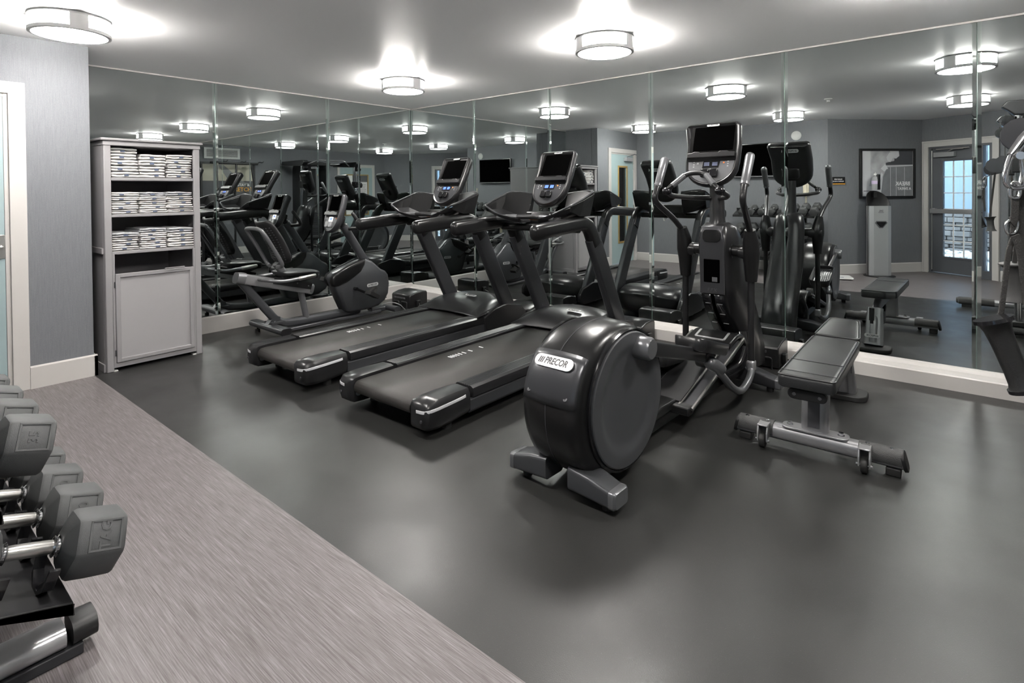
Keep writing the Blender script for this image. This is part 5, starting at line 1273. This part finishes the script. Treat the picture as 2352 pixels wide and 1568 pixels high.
def dispenser():
    t = thing('wipes_dispenser', 'tall silver and black wipes stand with a sanitiser bottle on top', 'dispenser', (4.60, -5.36, 0), -30)
    b = MB(); b.lathe([(.001, 0), (.21, 0), (.21, .008), (.2, .014), (.001, .014)], (0, 0, 0), n=40); b.build('base_plate', 'blackm', t)
    # black curved shell: C-shape, sloping top
    b = MB(); rows = []
    for i in range(25):
        a = radians(-8 + 196 * i / 24); x, y = .158 * cos(a), -.02 - .17 * sin(a); top = 1.075 + .235 * max(0, sin(a)) ** .7
        rows.append([(x, y, .014), (x, y, .5), (x, y, top)])
    b.grid(rows); b.build('shell', 'blackm', t, solid=.008, smooth=50)
    b = MB(); b.prism([(-.165, -.03), (-.15, .03), (-.10, .055), (.10, .055), (.15, .03), (.165, -.03)], 'z', .014, 1.075); f = b.build('front_panel', mat('brushed_aluminium', (.60, .61, .62), .32, .75), t, smooth=20)
    b = MB(); b.T = frame((0, .058, .80), (-1, 0, 0), (0, 1, 0)); tri = [(-.062, .045), (.062, .045), (.082, .02), (.02, -.058), (-.02, -.058), (-.082, .02)]
    b.prism(inset(tri, .012), 'z', -.004, .008); b.build('opening', 'blackg', f, smooth=0, bevel=.002)
    b = MB(); b.T = frame((0, .056, .80), (-1, 0, 0), (0, 1, 0)); b.rings([[(p[0], p[1], q[1]) for p in inset(tri, q[0])] for q in ((-.004, 0), (-.002, .010), (.010, .012), (.014, .0))]); b.build('opening_rim', 'gunl', f, smooth=30)
    b = MB(); text_bm(b, '2XL', .038, .0008, 0, frame((0, .0555, 1.0), (-1, 0, 0), (0, 1, 0))); b.box((0, .056, .975), (.075, .002, .006)); b.build('logo_lettering', 'ink', f, smooth=0)
    b = MB(); b.box((-.02, -.10, 1.25), (.05, .05, .10)); b.prism([(-.16, 1.30), (-.05, 1.30), (-.05, 1.31), (-.16, 1.31)], 'y', -.15, -.03); b.build('bottle_holder', 'blackm', t, bevel=.006)
    bt = thing('sanitiser_bottle', 'clear and black sanitiser bottle standing on the wipes stand', 'bottle', (4.535, -5.475, 1.322), -30)
    b = MB(); b.lathe([(.001, .0), (.045, 0), (.05, .02), (.05, .16), (.04, .20), (.018, .215), (.018, .24), (.001, .24)], n=24); b.build('bottle_body', mat('clear_gel', (.7, .7, .72), .1, trans=.5), bt)
    b = MB(); b.box((.03, .0, .12), (.045, .11, .24)); b.build('wall_bracket', 'blackg', bt, bevel=.01)
    b = MB(); b.lathe([(.022, .23), (.022, .25), (.006, .255), (.006, .275)], n=16); b.build('pump', 'whitep', bt)
    b = MB(); b.cyl((0, .0, .09), (0, 0, .14), .0508, n=24); b.build('bottle_label', mat('lilac_label', (.55, .45, .65), .5), bt)
dispenser()
def scale_():
    t = thing('bathroom_scale', 'flat white floor scale lying near the back wall', 'scale', (4.16, -4.72, 0), -20)
    b = MB(); b.prism(rrect(.34, .30, .03, 4), 'z', .012, .034); b.build('platform', 'whitep', t, bevel=.004)
    b = MB(); b.box((0, .10, .035), (.09, .04, .003)); b.build('display', 'lcdd', t, smooth=0)
    for s in (-1, 1):
        for q in (-1, 1): b = MB(); b.cyl((s * .12, q * .1, 0), (s * .12, q * .1, .014), .018, n=12); b.build('rubber_foot', 'rubberb', t)
scale_()
def poster():
    y0, z0 = -.74, 1.64; W_, H_ = 1.15, .80
    t = thing('framed_poster', 'framed stretching poster with white and amber words on the east wall', 'poster', (XR, y0, z0))
    b = MB()
    for (y, z, w, h) in ((-W_ / 2, 0, .045, H_ + .045), (W_ / 2, 0, .045, H_ + .045), (0, H_ / 2, W_ - .045, .045), (0, -H_ / 2, W_ - .045, .045)): b.box((-.02, y, z), (.04, w, h))
    b.build('frame', 'blackm', t, smooth=0)
    b = MB(); b.box((-.012, 0, 0), (.012, W_ - .04, H_ - .04)); p = b.build('print', mat('cream_photo_print', (.50, .47, .38), .4, noise=(3, .3)), t, smooth=0)
    b = MB(); b.box((-.0185, 0, -H_ * .23), (.002, W_ - .05, H_ * .48)); b.build('dark_floor', 'prd', p, smooth=0)
    b = MB(); b.prism([(-.45, -.05), (-.28, .02), (.10, .36), (.22, .36), (.02, .05), (-.1, -.08), (-.3, -.12)], 'x', -.0205, -.0185); b.build('stretching_figure', 'prm', p, smooth=0)
    FT = frame((-.0205, 0, 0), (0, -1, 0), (-1, 0, 0))
    b = MB(); text_bm(b, 'STAY &', .085, .0006, 0, FT @ Matrix.Translation((.33, -.085, 0))); b.build('white_words', 'whitei', p, smooth=0)
    b = MB(); text_bm(b, 'STRETCH', .125, .0006, 0, FT @ Matrix.Translation((.25, -.19, 0))); b.build('amber_words', 'orangei', p, smooth=0)
poster()
def vent():
    t = thing('air_vent', 'white louvred air vent high on the east wall', 'air vent', (XR, -.62, 2.26))
    b = MB()
    for (y, z, w, h) in ((-.36, 0, .05, .24), (.36, 0, .05, .24), (0, .10, .67, .04), (0, -.10, .67, .04)): b.box((-.008, y, z), (.016, w, h))
    b.build('frame', 'whitep', t, smooth=0)
    b = MB(); b.box((-.003, 0, 0), (.006, .67, .16)); b.build('backing', 'ink', t, smooth=0)
    for k in range(9): b = MB(); b.box((-.009, 0, -.07 + k * .0175), (.010, .67, .005), (0, 25, 0)); b.build('louvre', 'whitep', t, smooth=0)
vent()

# ------------------------------------------------------------------ power boxes on the floor by the mirrors
def power_box(x, y, label, first=None, rz=0):
    if first:
        c = copy_tree(first); c.location = (x, y, 0); c['label'] = label; c.rotation_euler = (0, 0, radians(rz)); return c
    t = thing('power_box', label, 'power box', (x, y, 0), rz, 'black moulded boxes on the floor by the mirrors')
    b = MB(); R = []
    for xx, f in ((-.165, .97), (-.155, 1), (.155, 1), (.165, .97)):
        R.append([(xx, -.135 * f, .01), (xx, -.135 * f, .150 * f), (xx, -.125 * f, .165 * f), (xx, -.04, .188 * f), (xx, .06, .195 * f), (xx, .12 * f, .188 * f), (xx, .13 * f, .17 * f), (xx, .13 * f, .01)])
    b.rings(R); bd = b.build('housing', 'black', t, smooth=30, bevel=.005)
    for s in (-1, 1):
        b = MB(); b.tube(fillet([(s * .07 - .05, -.145, .0), (s * .07 - .05, -.145, .085), (s * .07 + .05, -.145, .085), (s * .07 + .05, -.145, .0)], .02, 4), .007, n=8); b.build('socket_hood', 'char', bd)
    b = MB(); b.box((-.02, -.1355, .125), (.20, .004, .018)); v_ = b.build('vent_slot', 'ink', bd, smooth=0)
    for k in range(10): b = MB(); b.box((-.11 + k * .02, -.139, .125), (.004, .003, .016)); b.build('vent_rib', 'gunl', bd, smooth=0)
    b = MB(); b.box((.18, -.02, .06), (.03, .06, .08)); b.build('plug', 'black', bd, bevel=.006)
    return t
pb = power_box(.60, -.545, 'black power box on the floor between the bike and the left treadmill')
power_box(4.44, -.245, 'black power box on the floor behind the elliptical tower', pb)
power_box(2.14, -.30, 'black power box on the floor in front of the left treadmill', pb)
power_box(3.36, -.30, 'black power box on the floor in front of the near treadmill', pb)
def lead(pts, label, r=.006, mt='cable'):
    b = MB(); b.tube(smoothpts(pts, 6), r, n=8, round_ends=True); o = b.build('power_lead', mt); tag(o, label, 'cable', 'mains leads by the mirrors'); return o
lead([(3.56, -.32, .06), (3.66, -.34, .012), (3.75, -.26, .008), (3.86, -.33, .008), (3.95, -.25, .008), (4.10, -.22, .01), (4.24, -.24, .04)], 'black lead looping between the near treadmill box and the elliptical')
lead([(4.645, -.27, .06), (4.70, -.29, .02), (4.78, -.25, .008), (4.90, -.30, .008), (4.98, -.22, .008)], 'thin black lead trailing from the power box behind the elliptical')
lead([(.80, -.57, .06), (.86, -.60, .02), (.93, -.55, .008), (1.10, -.50, .008), (1.25, -.42, .008)], 'black lead from the box beside the recumbent bike')
lead([(2.34, -.33, .06), (2.42, -.40, .02), (2.50, -.47, .008), (2.44, -.55, .008), (2.54, -.60, .008)], 'black lead bunched on the floor between the two treadmills')
b = MB(); b.tube(smoothpts([(.66, -1.0, .10), (.72, -.93, .125), (.80, -.86, .10), (.83, -.80, .03)], 5), .004, n=8); o = b.build('grey_wire', 'silver', bike)
o.location = (-.60, 0, 0)

# ------------------------------------------------------------------ cable machine (right of the camera, seen in the mirrors)
def make_trainer():
    t = thing('cable_machine', 'two-column cable machine with chrome posts, reflected at the right edge', 'cable machine', (6.3, -2.6, 0))
    O = Vector((6.3, -2.6, 0))
    B_ = lambda: MB()
    for y, x0, nm_ in ((-1.90, 5.92, 'n'), (-3.30, 5.56, 'f')):
        b = B_(); b.T = Matrix.Translation(-O); b.tube([(x0 + .02, y, .065), (7.0, y, .065)], 1., sq=(.085, .07, .03), up=(0, 0, 1)); ft = b.build('foot', 'silver', t, smooth=50)
        b = B_(); b.T = Matrix.Translation(-O); b.tube([(x0, y, .066), (x0 + .03, y, .068), (x0 + .33, y, .068)], [.7, 1.03, 1.03], sq=(.088, .076, .03), up=(0, 0, 1)); b.build('grip_pad', 'gripg', ft, smooth=50)
        for xx in (x0 + .1, 6.8): b = B_(); b.T = Matrix.Translation(-O); b.box((xx, y, .016), (.1, .08, .032)); b.build('rubber_foot', 'rubberb', ft, smooth=0)
        for dx in (0, .085):
            b = B_(); b.T = Matrix.Translation(-O); b.cyl((6.02 + dx, y, .09), (6.02 + dx, y, 2.03), .026, n=20); b.build('chrome_post', 'chrome', t)
        b = B_(); b.T = Matrix.Translation(-O); b.box((6.06, y, .125), (.20, .09, .05)); b.build('post_base', 'blackm', t, bevel=.01)
        b = B_(); b.T = Matrix.Translation(-O); b.prism([(5.90, 2.06), (5.94, 2.11), (6.95, 2.11), (6.95, 2.02), (6.15, 1.98), (5.99, 1.98), (5.95, 2.02)], 'y', y - .06, y + .06); b.build('top_bracket', 'char', t, bevel=.01)
        # pulley carriage
        zc = 1.55
        b = B_(); b.T = Matrix.Translation(-O); b.box((6.06, y, zc), (.17, .10, .16)); cg = b.build('carriage', 'blackm', t, bevel=.01)
        for q in (-.022, .022):
            b = B_(); b.T = Matrix.Translation(-O)
            b.prism([(6.02, zc + .07), (5.90, zc + .075), (5.87, zc + .05)] + [(5.86 + .065 * cos(radians(a)), zc - .01 + .065 * sin(radians(a))) for a in range(100, 320, 22)] + [(5.96, zc - .05), (6.02, zc - .05)], 'y', y + q - .003, y + q + .003); b.build('pulley_plate', 'gun', cg, smooth=0)
        b = B_(); b.T = Matrix.Translation(-O); b.lathe([(.02, y - .014), (.05, y - .014), (.042, y), (.05, y + .014), (.02, y + .014)], (5.86, 0, zc - .01), 'y', 24); b.build('pulley_wheel', 'blackg', cg)
        b = B_(); b.T = Matrix.Translation(-O); b.tube([(5.93, y, zc), (5.93, y, 2.0)], .004, n=6); b.build('cable', 'cable', t)
        b = B_(); b.T = Matrix.Translation(-O); b.cyl((5.94, y - .05, 1.93), (5.94, y + .05, 1.93), .05, n=20); b.build('top_pulley', 'blackg', t)
    # weight stack tower between the posts
    b = B_(); b.T = Matrix.Translation(-O); y0, y1 = -2.95, -2.25
    b.tube(fillet([(6.90, y0, 0), (6.90, y0, 2.08), (6.90, y1, 2.08), (6.90, y1, 0)], .18, 8), 1., sq=(.10, .36, .02), up=(1, 0, 0)); b.build('stack_shroud', 'char', t, smooth=50)
    for k in range(18):
        b = B_(); b.T = Matrix.Translation(-O); b.box((6.86, -2.6, .12 + k * .052), (.20, .42, .046)); b.build('weight_plate', 'gun', t, smooth=0)
    for dy in (-.12, .12): b = B_(); b.T = Matrix.Translation(-O); b.cyl((6.86, -2.6 + dy, .05), (6.86, -2.6 + dy, 2.02), .014, n=12); b.build('guide_rod', 'chrome', t)
    badge(t, Matrix.Translation(-O) @ frame((6.715, -2.6, 1.98), (0, -1, 0), (-1, 0, 0)), .22, .05)
    b = B_(); b.T = Matrix.Translation(-O); b.box((6.92, -2.6, .03), (.30, .80, .06)); b.build('stack_base', 'char', t, smooth=0, bevel=.01)
    b = B_(); b.T = Matrix.Translation(-O); b.tube([(6.60, -3.30, 2.06), (6.60, -1.90, 2.06)], 1., sq=(.08, .08, .02)); b.build('crossbeam', 'char', t, smooth=40)
    b = B_(); b.T = Matrix.Translation(-O); b.tube(fillet([(6.1, -3.15, 2.02), (6.0, -2.95, 2.12), (6.0, -2.25, 2.12), (6.1, -2.05, 2.02)], .08, 6), .016); b.build('pull_up_bar', 'chrome', t)
    return t
make_trainer()
# stretching frame against the east wall below the poster
def stretch_frame():
    t = thing('stretching_frame', 'black stretching frame with hooked top bar in front of the poster', 'stretching station', (6.85, -.75, 0))
    b = MB()
    b.tube([(0, -.50, 2.03), (0, .52, 2.03)], .024); 
    b.build('top_bar', 'black', t)
    for y in (-.50, -.1, .3):
        b = MB(); b.tube(smoothpts([(0, y, 2.03), (0, y - .04, 2.07), (0, y - .10, 2.06), (0, y - .14, 2.09)], 4), .009, n=8); b.build('hook', 'black', t)
    for y, dy in ((.40, .06), (-.02, .05), (-.35, -.12)):
        b = MB(); b.tube([(0, y, 2.01), (-.02, y + dy, 1.1), (-.02, y + dy, .05)], .022); b.build('post', 'char', t)
    for y in (.46, .03, -.47): b = MB(); b.box((-.08, y, .02), (.34, .06, .04)); b.build('floor_foot', 'char', t, bevel=.006)
    b = MB(); b.tube([(-.02, .46, 1.25), (-.02, -.45, 1.25)], .018); b.build('crossbar', 'char', t)
stretch_frame()

# ------------------------------------------------------------------ suspension straps hanging from the far pulley, close to the camera
CP = Vector((5.7194, -4.7878, 1.3389)); _f = 1275.05
_yaw, _pit, _rol = radians(39.7995), radians(.7192), radians(-.5198)
_F = Vector((-sin(_yaw) * cos(_pit), cos(_yaw) * cos(_pit), -sin(_pit))); _R = Vector((cos(_yaw), sin(_yaw), 0)); _U = _R.cross(_F)
_R, _U = _R * cos(_rol) + _U * sin(_rol), -_R * sin(_rol) + _U * cos(_rol)
def at(px, py, dep): return CP + _F * dep + _R * ((px - 1176) / _f * dep) - _U * ((py - 456.88) / _f * dep)
def straps():
    D = 1.22
    base = at(2330, 330, D)
    t = thing('suspension_strap', 'black webbing strap with foam handle on a large chrome carabiner, at the right edge', 'suspension strap', tuple(base)); O = Matrix.Translation(-base)
    def P(l, dd=0): return [at(x, y, D + dd + (q[0] if q else 0)) for x, y, *q in l]
    # big carabiner
    b = MB(); b.T = O
    L_ = P([(2358, 306), (2342, 326), (2326, 350), (2313, 385), (2309, 408), (2314, 425), (2330, 432), (2348, 430), (2362, 418), (2369, 395), (2372, 350), (2370, 318)])
    b.tube(smoothpts(L_, 5, True), .0058, n=14, closed=True); cb = b.build('carabiner', 'chrome', t)
    b = MB(); b.T = O; b.tube([at(2322, 358, D), at(2333, 347, D), at(2352, 322, D), at(2362, 306, D)], [.007, .012, .013, .012], sq=(1.0, 1.9, .3), n=12) if False else b.tube([at(2322, 358, D), at(2333, 346, D), at(2352, 320, D), at(2364, 304, D)], [.008, .0115, .012, .010], n=16); b.build('gate_hinge', 'chrome', cb)
    b = MB(); b.T = O; b.cyl(at(2345, 357, D - .014), at(2345, 357, D + .012), .0085, n=18); b.build('gate_rivet', 'brushed', cb)
    b = MB(); b.T = O; b.tube([at(2346, 362, D), at(2350, 395, D + .005), at(2345, 424, D)], .0055, n=12); b.build('gate', 'chrome', cb)
    # oval link
    b = MB(); b.T = O
    b.tube(smoothpts(P([(2322, 424), (2319, 440), (2321, 452), (2330, 455), (2339, 452), (2343, 440), (2341, 424), (2331, 419)]), 5, True), .0036, n=10, closed=True); b.build('oval_link', 'chrome', t)
    # main webbing and tail
    def web(l, name, w=.020, mt='web', th=.0028, dd=0, parent=t):
        b = MB(); b.T = O; pts = smoothpts(P(l, dd), 5); n_ = len(pts)
        ws = [q[2] if len(q) > 2 else 1 for q in l]
        b.tube(pts, 1., sq=(w, th, .001), up=tuple(-_F)); return b.build(name, mt, parent, smooth=30)
    web([(2331, 450), (2331, 480), (2330, 515), (2328, 545)], 'main_webbing', .0175)
    web([(2345, 430), (2346, 480), (2343, 540), (2350, 600), (2356, 680)], 'tail_webbing', .017, dd=.012)
    web([(2328, 498), (2327, 508), (2322, 513)], 'loop_webbing', .0165, th=.006)
    b = MB(); b.T = O
    b.tube(smoothpts(P([(2313, 510), (2310, 522), (2314, 535), (2322, 538), (2332, 532), (2337, 518), (2336, 508), (2325, 506)]), 5, True), .0030, n=10, closed=True); b.build('d_ring', 'chrome', t)
    web([(2330, 540), (2322, 560), (2315, 590), (2309, 640), (2303, 690), (2298, 727)], 'left_webbing', .0125, th=.003)
    web([(2332, 540), (2342, 570), (2350, 620), (2358, 700)], 'right_webbing', .0175, dd=-.01)
    # foam handle with flared rims
    a, e = at(2282, 734, D - .02), at(2352, 896, D - .05); d = (e - a)
    b = MB(); b.T = O; fr = [0, .02, .06, .14, .3, .5, .75, .9, .965, 1.0]; rd = [.0335, .0345, .0290, .0250, .0228, .0216, .0210, .0216, .0240, .0262]
    b.tube([a + d * q for q in fr], rd, n=32); h = b.build('foam_handle', mat('satin_black_foam', (.014, .014, .014), .36, bump=(500, .25)), t, smooth=60)
    b = MB(); b.T = O; u = d.normalized(); b.tube([a - u * .004, a + u * .004], [.0355, .0365], n=32); b.build('handle_rim', 'blackg', h, smooth=60); b = MB(); b.T = O; b.tube([e - u * .004, e + u * .004], [.0275, .0270], n=32); b.build('handle_rim', 'blackg', h, smooth=60)
    # link up to the pulley
    b = MB(); b.T = O; b.tube([at(2366, 312, D), Vector((5.865, -3.30, 1.49))], .005, n=8); b.build('swivel_cord', 'brushed', t)
    # second strap with its handle, hanging farther away
    D2 = 2.0
    base2 = at(2325, 640, D2); t2 = thing('hanging_grip_strap', 'second black foam handle hanging behind the foreground strap', 'cable handle', tuple(base2)); O2 = Matrix.Translation(-base2)
    a, e = at(2330, 604, D2), at(2338, 690, D2); d = e - a
    b = MB(); b.T = O2; b.tube([a + d * q for q in (0, .03, .1, .3, .6, .85, .95, 1.0)], [.045, .046, .034, .026, .026, .030, .038, .044], n=28); b.build('foam_handle', 'grip', t2, smooth=60)
    b = MB(); b.T = O2; top = Vector((5.865, -1.93, 1.485)); b.tube([a, a.lerp(top, .5), top], 1., sq=(.018, .003, .001), up=tuple(-_F)); b.build('webbing', 'web', t2, smooth=0)
straps()
SC.view_settings.view_transform = 'Standard'; SC.view_settings.look = 'None'; SC.view_settings.gamma = 1
SC.view_settings.use_curve_mapping = False
SC.view_settings.exposure = EXPO
SC.cycles.max_bounces = 9; SC.cycles.glossy_bounces = 6; SC.cycles.diffuse_bounces = 4; SC.cycles.transparent_max_bounces = 12
SC.cycles.caustics_reflective = True; SC.cycles.caustics_refractive = False; SC.cycles.blur_glossy = .5
SC.cycles.sample_clamp_indirect = 6.; SC.cycles.use_denoising = True
SC.cycles.use_adaptive_sampling = True; SC.cycles.adaptive_threshold = .02
